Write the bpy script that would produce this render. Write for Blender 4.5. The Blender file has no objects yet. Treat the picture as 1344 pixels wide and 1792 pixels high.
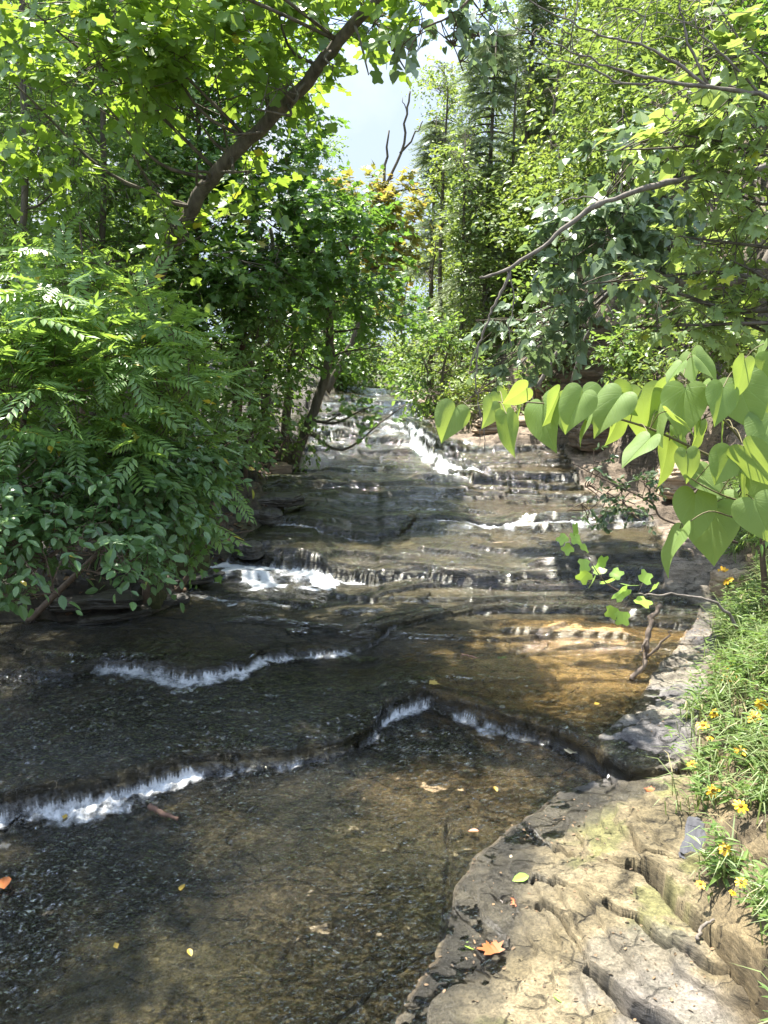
import bpy, math
import numpy as np

# ------------------------------------------------------------------ camera, sky, sun, exposure
scene = bpy.context.scene
PITCH = math.radians(12.0); CAMZ = 2.5; FPX = 1344.0
cam_d = bpy.data.cameras.new('camera'); cam = bpy.data.objects.new('camera', cam_d)
scene.collection.objects.link(cam); scene.camera = cam
cam.location = (0, 0, CAMZ); cam.rotation_euler = (math.pi/2 - PITCH, 0, 0)
cam_d.sensor_fit = 'VERTICAL'; cam_d.sensor_height = 36; cam_d.lens = 27.0
cam_d.clip_start = 0.05; cam_d.clip_end = 2000

SUN_EL, SUN_AZ = math.radians(69), math.radians(-34)   # azimuth from +Y (upstream), negative = left bank side
world = bpy.data.worlds.new('World'); scene.world = world; world.use_nodes = True
wn, wl = world.node_tree.nodes, world.node_tree.links
bg = wn['Background']; bg.inputs['Strength'].default_value = 0.15
sky = wn.new('ShaderNodeTexSky'); sky.sky_type = 'NISHITA'; sky.sun_disc = False
sky.sun_elevation = SUN_EL; sky.sun_rotation = SUN_AZ; sky.air_density = 1.0; sky.dust_density = 0.4; sky.ozone_density = 2.0
tc = wn.new('ShaderNodeTexCoord'); cl = wn.new('ShaderNodeTexNoise')
cl.inputs['Scale'].default_value = 2.2; cl.inputs['Detail'].default_value = 6; cl.inputs['Roughness'].default_value = .6
cr = wn.new('ShaderNodeValToRGB'); cr.color_ramp.elements[0].position = .40; cr.color_ramp.elements[1].position = .64
mx = wn.new('ShaderNodeMix'); mx.data_type = 'RGBA'; mx.inputs['B'].default_value = (2.0, 2.2, 2.5, 1)
wl.new(tc.outputs['Generated'], cl.inputs['Vector']); wl.new(cl.outputs['Fac'], cr.inputs['Fac'])
sz = wn.new('ShaderNodeSeparateXYZ'); wl.new(tc.outputs['Generated'], sz.inputs[0])
el = wn.new('ShaderNodeMapRange'); el.inputs['From Min'].default_value = .35; el.inputs['From Max'].default_value = .75; wl.new(sz.outputs['Z'], el.inputs['Value'])
cc = wn.new('ShaderNodeMix'); cc.data_type = 'RGBA'; cc.inputs['A'].default_value = (1.75, 1.85, 2.0, 1); cc.inputs['B'].default_value = (6.0, 6.4, 6.9, 1)
wl.new(el.outputs[0], cc.inputs['Factor']); wl.new(cc.outputs['Result'], mx.inputs['B'])   # unseen overhead cloud brightened to add fill light and water glints
lo = wn.new('ShaderNodeMix'); lo.data_type = 'RGBA'; lo.inputs['A'].default_value = (1.25, 1.5, 1.85, 1); wl.new(cr.outputs['Color'], lo.inputs['Factor']); wl.new(cc.outputs['Result'], lo.inputs['B']); wl.new(lo.outputs['Result'], mx.inputs['B'])
em = wn.new('ShaderNodeMapRange'); em.inputs['From Min'].default_value = .30; em.inputs['From Max'].default_value = .5; em.inputs['To Min'].default_value = 1; em.inputs['To Max'].default_value = 0; wl.new(sz.outputs['Z'], em.inputs['Value'])
fm = wn.new('ShaderNodeMath'); fm.operation = 'MAXIMUM'; wl.new(cr.outputs['Color'], fm.inputs[0]); wl.new(em.outputs[0], fm.inputs[1]); wl.new(fm.outputs[0], mx.inputs['Factor'])   # thin bright veil low in the valley gap
wl.new(sky.outputs['Color'], mx.inputs['A'])
wl.new(mx.outputs['Result'], bg.inputs['Color'])
sun_d = bpy.data.lights.new('sun', 'SUN'); sun_d.energy = 4.3; sun_d.angle = math.radians(.53); sun_d.color = (1, .95, .86)
sun = bpy.data.objects.new('sun', sun_d); scene.collection.objects.link(sun)
from mathutils import Vector
sdir = Vector((math.sin(SUN_AZ)*math.cos(SUN_EL), math.cos(SUN_AZ)*math.cos(SUN_EL), math.sin(SUN_EL)))
sun.rotation_euler = sdir.to_track_quat('Z', 'Y').to_euler()
vs = scene.view_settings; vs.view_transform = 'Standard'; vs.look = 'None'; vs.gamma = 1; vs.use_curve_mapping = False
vs.exposure = 2.1
scene.cycles.max_bounces = 10; scene.cycles.transparent_max_bounces = 12; scene.cycles.diffuse_bounces = 4
scene.cycles.transmission_bounces = 4; scene.cycles.glossy_bounces = 3; scene.cycles.sample_clamp_indirect = 6

# ------------------------------------------------------------------ helpers
CT, ST = math.cos(PITCH), math.sin(PITCH)
def ray(px, py):
    dx, dy = (px-672)/FPX, (896-py)/FPX
    return np.array([dx, CT+dy*ST, -ST+dy*CT])
def atY(px, py, Y):
    d = ray(px, py); t = Y/d[1]
    return np.array([d[0]*t, Y, CAMZ+d[2]*t])
def atZ(px, py, z):
    d = ray(px, py); t = (z-CAMZ)/d[2]
    return np.array([d[0]*t, d[1]*t, z])
def S(t):
    t = np.clip(t, 0, 1); return t*t*(3-2*t)
_TAB = (np.random.RandomState(77).uniform(-1, 1, 65536)).astype(np.float32)
def vn(x, y, seed=0):
    x = np.asarray(x, np.float32); y = np.asarray(y, np.float32)
    x0, y0 = np.floor(x), np.floor(y); fx, fy = x-x0, y-y0
    ix = (x0.astype(np.int32)+seed*57) & 255; iy = (y0.astype(np.int32)+seed*131) & 255; ix1 = ((ix+1) & 255) << 8; iy1 = (iy+1) & 255; ix = ix << 8
    fx, fy = fx*fx*(3-2*fx), fy*fy*(3-2*fy)
    a, b, c, d = _TAB[ix | iy], _TAB[ix1 | iy], _TAB[ix | iy1], _TAB[ix1 | iy1]
    ab = a+(b-a)*fx
    return ab+(c+(d-c)*fx-ab)*fy
def fbm(x, y, oct=4, seed=0, gain=.5):
    s, a, f = 0, 1, 1
    for i in range(oct):
        s = s + a*vn(x*f+17.3*i, y*f-9.1*i, seed+i); a *= gain; f *= 2.03
    return s
_rs = np.random.RandomState(5)
_K3 = _rs.normal(size=(14, 3)); _P3 = _rs.uniform(0, 6.28, 14)
def n3(P, f):
    return sum(np.sin(P @ (_K3[i]*f) + _P3[i] + i*P[:, (i+1) % 3]*.3*f) for i in range(14))/3.7

def tag(o, label=None, cat=None, group=None, kind=None):
    for k, v in (('label', label), ('category', cat), ('group', group), ('kind', kind)):
        if v: o[k] = v
    return o
def link(o, parent=None):
    scene.collection.objects.link(o)
    if parent is not None: o.parent = parent
    return o
def empty(name, loc=(0, 0, 0)):
    o = bpy.data.objects.new(name, None); o.location = loc; o.empty_display_size = .1
    return link(o)
class MB:
    """collects polygons as numpy arrays; build() makes ONE mesh object"""
    def __init__(s): s.V, s.F, s.M, s.n, s.A = [], [], [], 0, []
    def add(s, V, Fs, mi=0, A=None):
        V = np.asarray(V, float)
        for F in Fs:
            F = np.asarray(F, np.int64)
            if len(F): s.F.append(F+s.n); s.M.append(mi)
        s.V.append(V); s.n += len(V)
        s.A.append(np.zeros((len(V), 2)) if A is None else A)
    def build(s, name, mats, parent=None, smooth=False, uv=False, origin=None, attrs=None):
        me = bpy.data.meshes.new(name)
        V = np.concatenate(s.V) if s.V else np.zeros((0, 3))
        if origin is None and parent is not None: origin = parent.location
        if origin is not None: V = V-np.array(origin)
        me.vertices.add(len(V)); me.vertices.foreach_set('co', V.astype(np.float32).ravel())
        lt = np.concatenate([np.full(len(F), F.shape[1]) for F in s.F]); li = np.concatenate([F.ravel() for F in s.F])
        mi = np.concatenate([np.full(len(F), m) for F, m in zip(s.F, s.M)])
        ls = np.concatenate([[0], np.cumsum(lt)[:-1]])
        me.loops.add(len(li)); me.loops.foreach_set('vertex_index', li.astype(np.int32))
        me.polygons.add(len(lt)); me.polygons.foreach_set('loop_start', ls.astype(np.int32))
        me.polygons.foreach_set('loop_total', lt.astype(np.int32)); me.polygons.foreach_set('material_index', mi.astype(np.int32))
        me.polygons.foreach_set('use_smooth', np.full(len(lt), smooth))
        for m in (mats if isinstance(mats, (list, tuple)) else [mats]): me.materials.append(m)
        if uv:
            at = me.attributes.new('luv', 'FLOAT2', 'POINT'); at.data.foreach_set('vector', np.concatenate(s.A).astype(np.float32).ravel())
        for k, v in (attrs or {}).items():
            if v.ndim == 1:
                at = me.attributes.new(k, 'FLOAT', 'POINT'); at.data.foreach_set('value', v.astype(np.float32))
            else:
                at = me.attributes.new(k, 'FLOAT_COLOR', 'POINT')
                at.data.foreach_set('color', np.c_[v, np.ones(len(v))].astype(np.float32).ravel())
        me.update(); me.validate()
        o = bpy.data.objects.new(name, me)
        if origin is not None and parent is None: o.location = origin
        return link(o, parent)
def unit(v): return v/np.maximum(np.linalg.norm(v, axis=-1, keepdims=True), 1e-9)
def tube(mb, pts, rad, sides=6, mi=0, cap=True):
    P = np.asarray(pts, float); n = len(P); rad = np.broadcast_to(np.asarray(rad, float), (n,))
    T = unit(np.gradient(P, axis=0)); ref = np.array([.31, .95, .05]) if abs(T[0, 1]) < .9 else np.array([1., 0, 0])
    A = unit(np.cross(T, ref)); B = np.cross(T, A)
    th = np.arange(sides)/sides*2*np.pi
    V = P[:, None]+rad[:, None, None]*(np.cos(th)[None, :, None]*A[:, None]+np.sin(th)[None, :, None]*B[:, None])
    i = np.arange(n-1)[:, None]*sides; j = np.arange(sides)[None]; k = (j+1) % sides
    F = np.stack([i+j, i+k, i+sides+k, i+sides+j], -1).reshape(-1, 4)
    Fs = [F]
    if cap: Fs += [np.arange(sides)[::-1][None], (np.arange(sides)+(n-1)*sides)[None]]
    mb.add(V.reshape(-1, 3), Fs, mi)
def smooth_path(pts, m=6, wob=0., rs=None):
    P = np.asarray(pts, float); n = len(P)
    t = np.linspace(0, n-1, (n-1)*m+1); out = []
    Q = np.vstack([2*P[0]-P[1], P, 2*P[-1]-P[-2]])
    for x in t:
        i = min(int(x), n-2); f = x-i; p0, p1, p2, p3 = Q[i:i+4]
        out.append(.5*((2*p1)+(p2-p0)*f+(2*p0-5*p1+4*p2-p3)*f*f+(3*p1-p0-3*p2+p3)*f**3))
    out = np.array(out)
    if wob and rs is not None:
        w = rs.normal(size=out.shape)*wob; w[0] = w[-1] = 0; out = out+w
    return out

# ------------------------------------------------------------------ materials
def newmat(name):
    m = bpy.data.materials.new(name); m.use_nodes = True
    return m, m.node_tree.nodes, m.node_tree.links, m.node_tree.nodes['Principled BSDF'], m.node_tree.nodes['Material Output']
def leaf_mat(name, c1, c2, tr, trans=.38, rough=.42, odd=None, oddfrac=.02, spec=.5, veins=False):
    m, N, L, P, O = newmat(name)
    g = N.new('ShaderNodeNewGeometry'); r = N.new('ShaderNodeValToRGB')
    r.color_ramp.elements[0].color = (*c1, 1); r.color_ramp.elements[1].color = (*c2, 1)
    if odd:
        e = r.color_ramp.elements; e[1].position = 1-oddfrac-.002
        x = e.new(1-oddfrac); x.color = (*odd, 1)
        x = e.new(1.0); x.color = (*odd, 1)
    L.new(g.outputs['Random Per Island'], r.inputs['Fac'])
    col = r.outputs['Color']
    if veins:
        a = N.new('ShaderNodeAttribute'); a.attribute_name = 'luv'
        sx = N.new('ShaderNodeSeparateXYZ'); L.new(a.outputs['Vector'], sx.inputs[0])
        def mth(op, a_, b_=None, c_=None):
            n = N.new('ShaderNodeMath'); n.operation = op
            for k, v in enumerate((a_, b_, c_)):
                if v is None: continue
                if isinstance(v, (int, float)): n.inputs[k].default_value = v
                else: L.new(v, n.inputs[k])
            return n.outputs[0]
        ax = mth('ABSOLUTE', sx.outputs['X']); y = sx.outputs['Y']; best = None
        for ang, w in ((0, .016), (27, .011), (55, .010), (95, .008)):
            cs, sn = math.cos(math.radians(ang)), math.sin(math.radians(ang))
            d = mth('ABSOLUTE', mth('SUBTRACT', mth('MULTIPLY', ax, cs), mth('MULTIPLY', y, sn)))
            k = mth('SUBTRACT', 1.0, mth('DIVIDE', d, w)); k = mth('MAXIMUM', k, 0.0)
            best = k if best is None else mth('MAXIMUM', best, k)
        # side veins off the midrib
        q = mth('SUBTRACT', y, mth('MULTIPLY', ax, .7)); q = mth('FRACT', mth('MULTIPLY', q, 7.0))
        q = mth('ABSOLUTE', mth('SUBTRACT', q, .5)); q = mth('MULTIPLY', mth('MAXIMUM', mth('SUBTRACT', 1.0, mth('MULTIPLY', q, 14.0)), 0.0), .5)
        best = mth('MAXIMUM', best, q)
        mxx = N.new('ShaderNodeMix'); mxx.data_type = 'RGBA'; L.new(mth('MULTIPLY', best, .55), mxx.inputs['Factor'])
        L.new(col, mxx.inputs['A']); mxx.inputs['B'].default_value = (.22, .34, .12, 1); col = mxx.outputs['Result']
        bmp = N.new('ShaderNodeBump'); bmp.inputs['Strength'].default_value = .35; bmp.inputs['Distance'].default_value = .002
        L.new(best, bmp.inputs['Height']); bmp.invert = True; L.new(bmp.outputs[0], P.inputs['Normal'])
    L.new(col, P.inputs['Base Color']); P.inputs['Roughness'].default_value = rough; P.inputs['Specular IOR Level'].default_value = spec
    t = N.new('ShaderNodeBsdfTranslucent')
    tm = N.new('ShaderNodeMix'); tm.data_type = 'RGBA'; tm.inputs['Factor'].default_value = .6
    L.new(col, tm.inputs['A']); tm.inputs['B'].default_value = (*tr, 1); L.new(tm.outputs['Result'], t.inputs['Color'])
    ms = N.new('ShaderNodeMixShader'); ms.inputs[0].default_value = trans
    L.new(P.outputs[0], ms.inputs[1]); L.new(t.outputs[0], ms.inputs[2]); L.new(ms.outputs[0], O.inputs[0])
    return m
def solid_mat(name, c1, c2, scale=8, rough=.8, bump=.4, stretch=(1, 1, 1), dist=.01, spec=.3):
    m, N, L, P, O = newmat(name)
    t = N.new('ShaderNodeTexCoord'); mp = N.new('ShaderNodeMapping'); mp.inputs['Scale'].default_value = stretch
    n = N.new('ShaderNodeTexNoise'); n.inputs['Scale'].default_value = scale; n.inputs['Detail'].default_value = 8; n.inputs['Roughness'].default_value = .65
    L.new(t.outputs['Object'], mp.inputs[0]); L.new(mp.outputs[0], n.inputs['Vector'])
    r = N.new('ShaderNodeValToRGB'); r.color_ramp.elements[0].position = .32; r.color_ramp.elements[1].position = .68
    r.color_ramp.elements[0].color = (*c1, 1); r.color_ramp.elements[1].color = (*c2, 1)
    L.new(n.outputs['Fac'], r.inputs['Fac']); L.new(r.outputs['Color'], P.inputs['Base Color'])
    b = N.new('ShaderNodeBump'); b.inputs['Strength'].default_value = bump; b.inputs['Distance'].default_value = dist
    L.new(n.outputs['Fac'], b.inputs['Height']); L.new(b.outputs[0], P.inputs['Normal'])
    P.inputs['Roughness'].default_value = rough; P.inputs['Specular IOR Level'].default_value = spec
    return m
BARK = solid_mat('bark', (.05, .042, .032), (.17, .145, .11), 14, .9, .9, (1, 1, .22), .02)
BARK_RED = solid_mat('bark_reddish', (.06, .036, .025), (.15, .09, .065), 14, .9, .9, (1, 1, .22), .02)
DEAD = solid_mat('dead_wood', (.10, .085, .07), (.23, .20, .17), 20, .85, .5, (1, 1, .3), .01)
TWIG = solid_mat('twig_bark', (.07, .05, .035), (.14, .10, .07), 30, .8, .3)

def ground_mat(name, sc=1.0):
    m, N, L, P, O = newmat(name)
    a = N.new('ShaderNodeAttribute'); a.attribute_name = 'col'
    w = N.new('ShaderNodeAttribute'); w.attribute_name = 'wet'
    t = N.new('ShaderNodeTexCoord')
    mp = N.new('ShaderNodeMapping'); mp.inputs['Scale'].default_value = (1, 1, 5); L.new(t.outputs['Object'], mp.inputs[0])
    n = N.new('ShaderNodeTexNoise'); n.inputs['Scale'].default_value = 9*sc; n.inputs['Detail'].default_value = 12; n.inputs['Roughness'].default_value = .72
    L.new(mp.outputs[0], n.inputs['Vector'])
    n2 = N.new('ShaderNodeTexNoise'); n2.inputs['Scale'].default_value = 70*sc; n2.inputs['Detail'].default_value = 6; n2.inputs['Roughness'].default_value = .7
    L.new(mp.outputs[0], n2.inputs['Vector'])
    r = N.new('ShaderNodeMapRange'); r.inputs['From Min'].default_value = .3; r.inputs['From Max'].default_value = .7; r.inputs['To Min'].default_value = .38; r.inputs['To Max'].default_value = 1.6
    L.new(n.outputs['Fac'], r.inputs['Value'])
    r2 = N.new('ShaderNodeMapRange'); r2.inputs['From Min'].default_value = .3; r2.inputs['From Max'].default_value = .7; r2.inputs['To Min'].default_value = .45; r2.inputs['To Max'].default_value = 1.55
    L.new(n2.outputs['Fac'], r2.inputs['Value'])
    mu = N.new('ShaderNodeMath'); mu.operation = 'MULTIPLY'; L.new(r.outputs[0], mu.inputs[0]); L.new(r2.outputs[0], mu.inputs[1])
    vm = N.new('ShaderNodeVectorMath'); vm.operation = 'SCALE'; L.new(a.outputs['Color'], vm.inputs[0]); L.new(mu.outputs[0], vm.inputs['Scale'])
    L.new(vm.outputs[0], P.inputs['Base Color'])
    rr = N.new('ShaderNodeMapRange'); rr.inputs['To Min'].default_value = .85; rr.inputs['To Max'].default_value = .16; L.new(w.outputs['Fac'], rr.inputs['Value'])
    L.new(rr.outputs[0], P.inputs['Roughness'])
    ad = N.new('ShaderNodeMath'); ad.operation = 'MULTIPLY_ADD'; ad.inputs[1].default_value = .45; L.new(n2.outputs['Fac'], ad.inputs[0]); L.new(n.outputs['Fac'], ad.inputs[2])
    b = N.new('ShaderNodeBump'); b.inputs['Strength'].default_value = .8; b.inputs['Distance'].default_value = .03
    # thin natural joints: distorted cell borders, only where a slow noise allows
    dn = N.new('ShaderNodeTexNoise'); dn.inputs['Scale'].default_value = 2.2; dn.inputs['Detail'].default_value = 5; L.new(t.outputs['Object'], dn.inputs['Vector'])
    mpv = N.new('ShaderNodeMapping'); mpv.inputs['Rotation'].default_value = (0, 0, .75); mpv.inputs['Scale'].default_value = (1.1, 2.6, .3); L.new(t.outputs['Object'], mpv.inputs[0])
    dv = N.new('ShaderNodeVectorMath'); dv.operation = 'MULTIPLY_ADD'; L.new(dn.outputs['Color'], dv.inputs[0]); dv.inputs[1].default_value = (.9, .9, 0); L.new(mpv.outputs[0], dv.inputs[2])
    vo = N.new('ShaderNodeTexVoronoi'); vo.feature = 'DISTANCE_TO_EDGE'; vo.inputs['Scale'].default_value = 1.7; L.new(dv.outputs[0], vo.inputs['Vector'])
    ck = N.new('ShaderNodeMapRange'); ck.inputs['From Min'].default_value = .004; ck.inputs['From Max'].default_value = .022; L.new(vo.outputs['Distance'], ck.inputs['Value'])
    mk = N.new('ShaderNodeMapRange'); mk.inputs['From Min'].default_value = .40; mk.inputs['From Max'].default_value = .56; L.new(n.outputs['Fac'], mk.inputs['Value'])
    c2 = N.new('ShaderNodeMath'); c2.operation = 'MAXIMUM'; L.new(ck.outputs[0], c2.inputs[0]); L.new(mk.outputs[0], c2.inputs[1])
    c3 = N.new('ShaderNodeMath'); c3.operation = 'MULTIPLY_ADD'; c3.inputs[1].default_value = .7; c3.inputs[2].default_value = .3; L.new(c2.outputs[0], c3.inputs[0])
    m4 = N.new('ShaderNodeMath'); m4.operation = 'MULTIPLY'; L.new(mu.outputs[0], m4.inputs[0]); L.new(c3.outputs[0], m4.inputs[1]); L.new(m4.outputs[0], vm.inputs['Scale'])
    a5 = N.new('ShaderNodeMath'); a5.operation = 'MULTIPLY_ADD'; a5.inputs[1].default_value = .5; L.new(c2.outputs[0], a5.inputs[0]); L.new(ad.outputs[0], a5.inputs[2]); ad = a5
    L.new(ad.outputs[0], b.inputs['Height']); L.new(b.outputs[0], P.inputs['Normal'])
    P.inputs['Specular IOR Level'].default_value = .45
    return m
GROUND = ground_mat('creek_rock')

def water_mat():
    m, N, L, P, O = newmat('creek_water')
    t = N.new('ShaderNodeTexCoord')
    mp = N.new('ShaderNodeMapping'); mp.inputs['Scale'].default_value = (1.0, 1.6, 1.0); L.new(t.outputs['Object'], mp.inputs[0])
    n1 = N.new('ShaderNodeTexNoise'); n1.inputs['Scale'].default_value = 26; n1.inputs['Detail'].default_value = 5; n1.inputs['Roughness'].default_value = .62; n1.inputs['Distortion'].default_value = .6
    L.new(mp.outputs[0], n1.inputs['Vector'])
    tb = N.new('ShaderNodeAttribute'); tb.attribute_name = 'turb'
    fa = N.new('ShaderNodeAttribute'); fa.attribute_name = 'fall'
    fo = N.new('ShaderNodeAttribute'); fo.attribute_name = 'foam'
    mp2 = N.new('ShaderNodeMapping'); mp2.inputs['Scale'].default_value = (55, 7, 6); L.new(t.outputs['Object'], mp2.inputs[0])
    n2 = N.new('ShaderNodeTexNoise'); n2.inputs['Scale'].default_value = 1; n2.inputs['Detail'].default_value = 4; L.new(mp2.outputs[0], n2.inputs['Vector'])
    n3_ = N.new('ShaderNodeTexNoise'); n3_.inputs['Scale'].default_value = 22; n3_.inputs['Detail'].default_value = 6; n3_.inputs['Roughness'].default_value = .75; L.new(t.outputs['Object'], n3_.inputs['Vector'])
    hm = N.new('ShaderNodeMix'); hm.data_type = 'FLOAT'; L.new(fa.outputs['Fac'], hm.inputs['Factor']); L.new(n1.outputs['Fac'], hm.inputs['A']); n2s = N.new('ShaderNodeMath'); n2s.operation = 'MULTIPLY'; n2s.inputs[1].default_value = .10; L.new(n2.outputs['Fac'], n2s.inputs[0]); L.new(n2s.outputs[0], hm.inputs['B'])
    st = N.new('ShaderNodeMath'); st.operation = 'MULTIPLY_ADD'; st.inputs[1].default_value = 1.0; st.inputs[2].default_value = .08; L.new(tb.outputs['Fac'], st.inputs[0])
    b = N.new('ShaderNodeBump'); b.inputs['Distance'].default_value = .18; L.new(st.outputs[0], b.inputs['Strength']); L.new(hm.outputs['Result'], b.inputs['Height'])
    fr = N.new('ShaderNodeFresnel'); fr.inputs['IOR'].default_value = 1.5; L.new(b.outputs[0], fr.inputs['Normal'])
    tr = N.new('ShaderNodeBsdfTransparent'); tr.inputs['Color'].default_value = (.84, .85, .78, 1)
    gl = N.new('ShaderNodeBsdfGlossy'); gl.inputs['Roughness'].default_value = .055; L.new(b.outputs[0], gl.inputs['Normal'])
    m1 = N.new('ShaderNodeMixShader'); L.new(fr.outputs[0], m1.inputs[0]); L.new(tr.outputs[0], m1.inputs[1]); L.new(gl.outputs[0], m1.inputs[2])
    inv = N.new('ShaderNodeMapRange'); inv.inputs['From Min'].default_value = .30; inv.inputs['From Max'].default_value = .60; inv.inputs['To Min'].default_value = 1; inv.inputs['To Max'].default_value = 0; L.new(fo.outputs['Fac'], inv.inputs['Value'])
    fh = N.new('ShaderNodeMath'); fh.operation = 'MULTIPLY'; fh.inputs[1].default_value = .06; L.new(fa.outputs['Fac'], fh.inputs[0]); ff = N.new('ShaderNodeMath'); ff.operation = 'MULTIPLY'; L.new(fh.outputs[0], ff.inputs[0]); L.new(inv.outputs[0], ff.inputs[1])
    # foam: threshold of attribute against noise (streaks on the falling sheets)
    nm = N.new('ShaderNodeMix'); nm.data_type = 'FLOAT'; L.new(ff.outputs[0], nm.inputs['Factor']); L.new(n3_.outputs['Fac'], nm.inputs['A']); L.new(n2.outputs['Fac'], nm.inputs['B'])
    ct = N.new('ShaderNodeMath'); ct.operation = 'MULTIPLY_ADD'; ct.inputs[1].default_value = 2.4; ct.inputs[2].default_value = -.70; L.new(nm.outputs['Result'], ct.inputs[0])
    cm = N.new('ShaderNodeMix'); cm.data_type = 'FLOAT'; L.new(ff.outputs[0], cm.inputs['Factor']); cm.inputs['A'].default_value = 1.1; cm.inputs['B'].default_value = 1.1; L.new(cm.outputs['Result'], ct.inputs[1])
    cm2 = N.new('ShaderNodeMath'); cm2.operation = 'MULTIPLY_ADD'; cm2.inputs[1].default_value = -.5; cm2.inputs[2].default_value = .5; L.new(cm.outputs['Result'], cm2.inputs[0]); L.new(cm2.outputs[0], ct.inputs[2])
    su = N.new('ShaderNodeMath'); su.operation = 'ADD'; L.new(ct.outputs[0], su.inputs[0]); L.new(fo.outputs['Fac'], su.inputs[1])
    mr = N.new('ShaderNodeMapRange'); mr.interpolation_type = 'SMOOTHSTEP'; mr.inputs['From Min'].default_value = .72; mr.inputs['From Max'].default_value = 1.55; mr.inputs['To Max'].default_value = .92
    L.new(su.outputs[0], mr.inputs['Value'])
    P.inputs['Base Color'].default_value = (.52, .54, .55, 1); P.inputs['Roughness'].default_value = .35
    bf = N.new('ShaderNodeBump'); bf.inputs['Strength'].default_value = .35; bf.inputs['Distance'].default_value = .02; L.new(nm.outputs['Result'], bf.inputs['Height']); L.new(bf.outputs[0], P.inputs['Normal'])
    m2 = N.new('ShaderNodeMixShader'); L.new(mr.outputs[0], m2.inputs[0]); L.new(m1.outputs[0], m2.inputs[1]); L.new(P.outputs[0], m2.inputs[2])
    L.new(m2.outputs[0], O.inputs[0])
    return m
WATER = water_mat()
# ------------------------------------------------------------------ the creek: ledges, banks, heights
def poly(z, pts):
    return np.array([[*atZ(p[0], p[1], z)[:2], *p[2:]] for p in pts])
LEDGES = [   # (level above it, [(px, py, drop, foam)...]); the edge of each rock step, near to far
 (.16, [(-700,1560,.16,.75),(-300,1480,.16,.75),(0,1400,.16,.75),(200,1362,.15,.62),(330,1322,.14,.68),(500,1308,.11,.52),(600,1288,.10,.05),(650,1262,.10,.35),(672,1232,.13,.70),(740,1208,.14,.62),(790,1222,.13,.58),(850,1240,.13,.55),(960,1268,.12,.12),(1030,1300,.12,.02),(1110,1345,.12,0)]),
 (.24, [(-700,1190,.06,.0),(130,1180,.06,.1),(180,1166,.07,.50),(230,1170,.08,.55),(330,1180,.08,.55),(430,1166,.08,.50),(470,1146,.08,.50),(590,1128,.06,.42),(660,1104,.07,.05),(745,1076,.08,.12),(830,1054,.09,.05),(1000,1056,.08,.08),(1130,1068,.08,.0),(1270,1085,.08,0)]),
 (.32, [(-700,1040,.05,0),(300,1032,.05,.05),(370,1036,.05,.42),(460,1044,.04,.40),(520,1056,.06,.25),(600,1040,.04,.02),(760,1014,.07,.02),(900,1022,.08,.05),(1050,1018,.08,.0),(1270,1034,.07,0)]),
 (.54, [(200,955,.10,0),(400,952,.20,1.2),(450,952,.22,1.5),(530,955,.22,1.35),(590,962,.20,1.15),(640,968,.18,.60),(700,970,.14,.12),(800,976,.12,.02),(900,978,.09,0),(1050,970,.08,0),(1270,988,.10,0)]),
 (.63, [(300,898,.08,.2),(500,901,.09,.45),(560,907,.09,.38),(640,911,.09,.26),(700,905,.08,.25),(730,891,.08,.34),(840,889,.08,.50),(950,893,.08,.55),(1150,893,.06,.50),(1250,895,.02,.2)]),
 (.70, [(380,856,.07,.2),(470,850,.07,.35),(600,843,.06,.15),(780,839,.06,.06),(950,843,.06,.10),(1100,850,.05,.3)]),
 (.76, [(450,814,.06,.05),(545,814,.06,.06),(700,808,.055,.02),(850,812,.05,.0),(1020,815,.05,0)]),
 (.86, [(450,779,.09,.08),(545,779,.09,.10),(640,776,.09,.04),(750,777,.08,.04),(800,792,.08,.1),(840,800,.07,0)]),
 (1.02,[(450,754,.16,.3),(550,754,.16,.34),(600,750,.16,.10),(660,752,.16,.22),(720,754,.16,.5),(752,762,.14,1.2),(790,775,.12,1.2),(830,786,.10,1.1),(870,792,.10,0)]),
 (1.14,[(450,737,.12,.3),(560,737,.12,.42),(640,733,.12,.35),(700,736,.12,1.0),(745,748,.12,1.2),(790,768,.10,1.1),(830,780,.10,0)]),
 (1.28,[(450,719,.14,.2),(570,719,.14,.36),(690,718,.14,.9),(720,726,.12,1.1),(800,745,.1,.3)]),
 (1.40,[(450,704,.12,.2),(575,704,.12,.34),(650,702,.12,.45),(720,706,.12,.55),(800,720,.1,.1)]),
 (1.50,[(450,690,.10,.1),(580,690,.10,.22),(650,688,.10,.30),(720,689,.10,.30),(800,698,.1,.1)]),
]
LP = []
for z, pts in LEDGES:
    q = poly(z, pts); q = q[np.argsort(q[:, 0])]; LP.append(q)
_r = np.random.RandomState(11)
MINOR = []   # short, low bedding steps between the ledges
for i in range(60):
    y0 = _r.uniform(5.3, 16.5); hx = .25*y0
    xa = _r.uniform(-.25*y0, .30*y0); ln = _r.uniform(.08, .30)*y0
    MINOR.append((y0, _r.uniform(-.25, .25), xa, xa+ln, _r.uniform(.030, .060)*(1+.35*(xa > .2)), i))
def sorted_xy(P):
    P = np.array(P); P = P[np.argsort(P[:, 1])]; return P[:, 1], P[:, 0]
LB = sorted_xy([atZ(*p)[:2] for p in [(-250,1250,.15),(0,1118,.22),(230,1094,.24),(330,1048,.28),(362,1000,.32),(405,975,.36),(440,930,.52),(505,888,.62),(452,862,.66),(472,830,.70),(532,806,.76),(540,765,.92),(548,737,1.14),(572,693,1.5)]])
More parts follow.
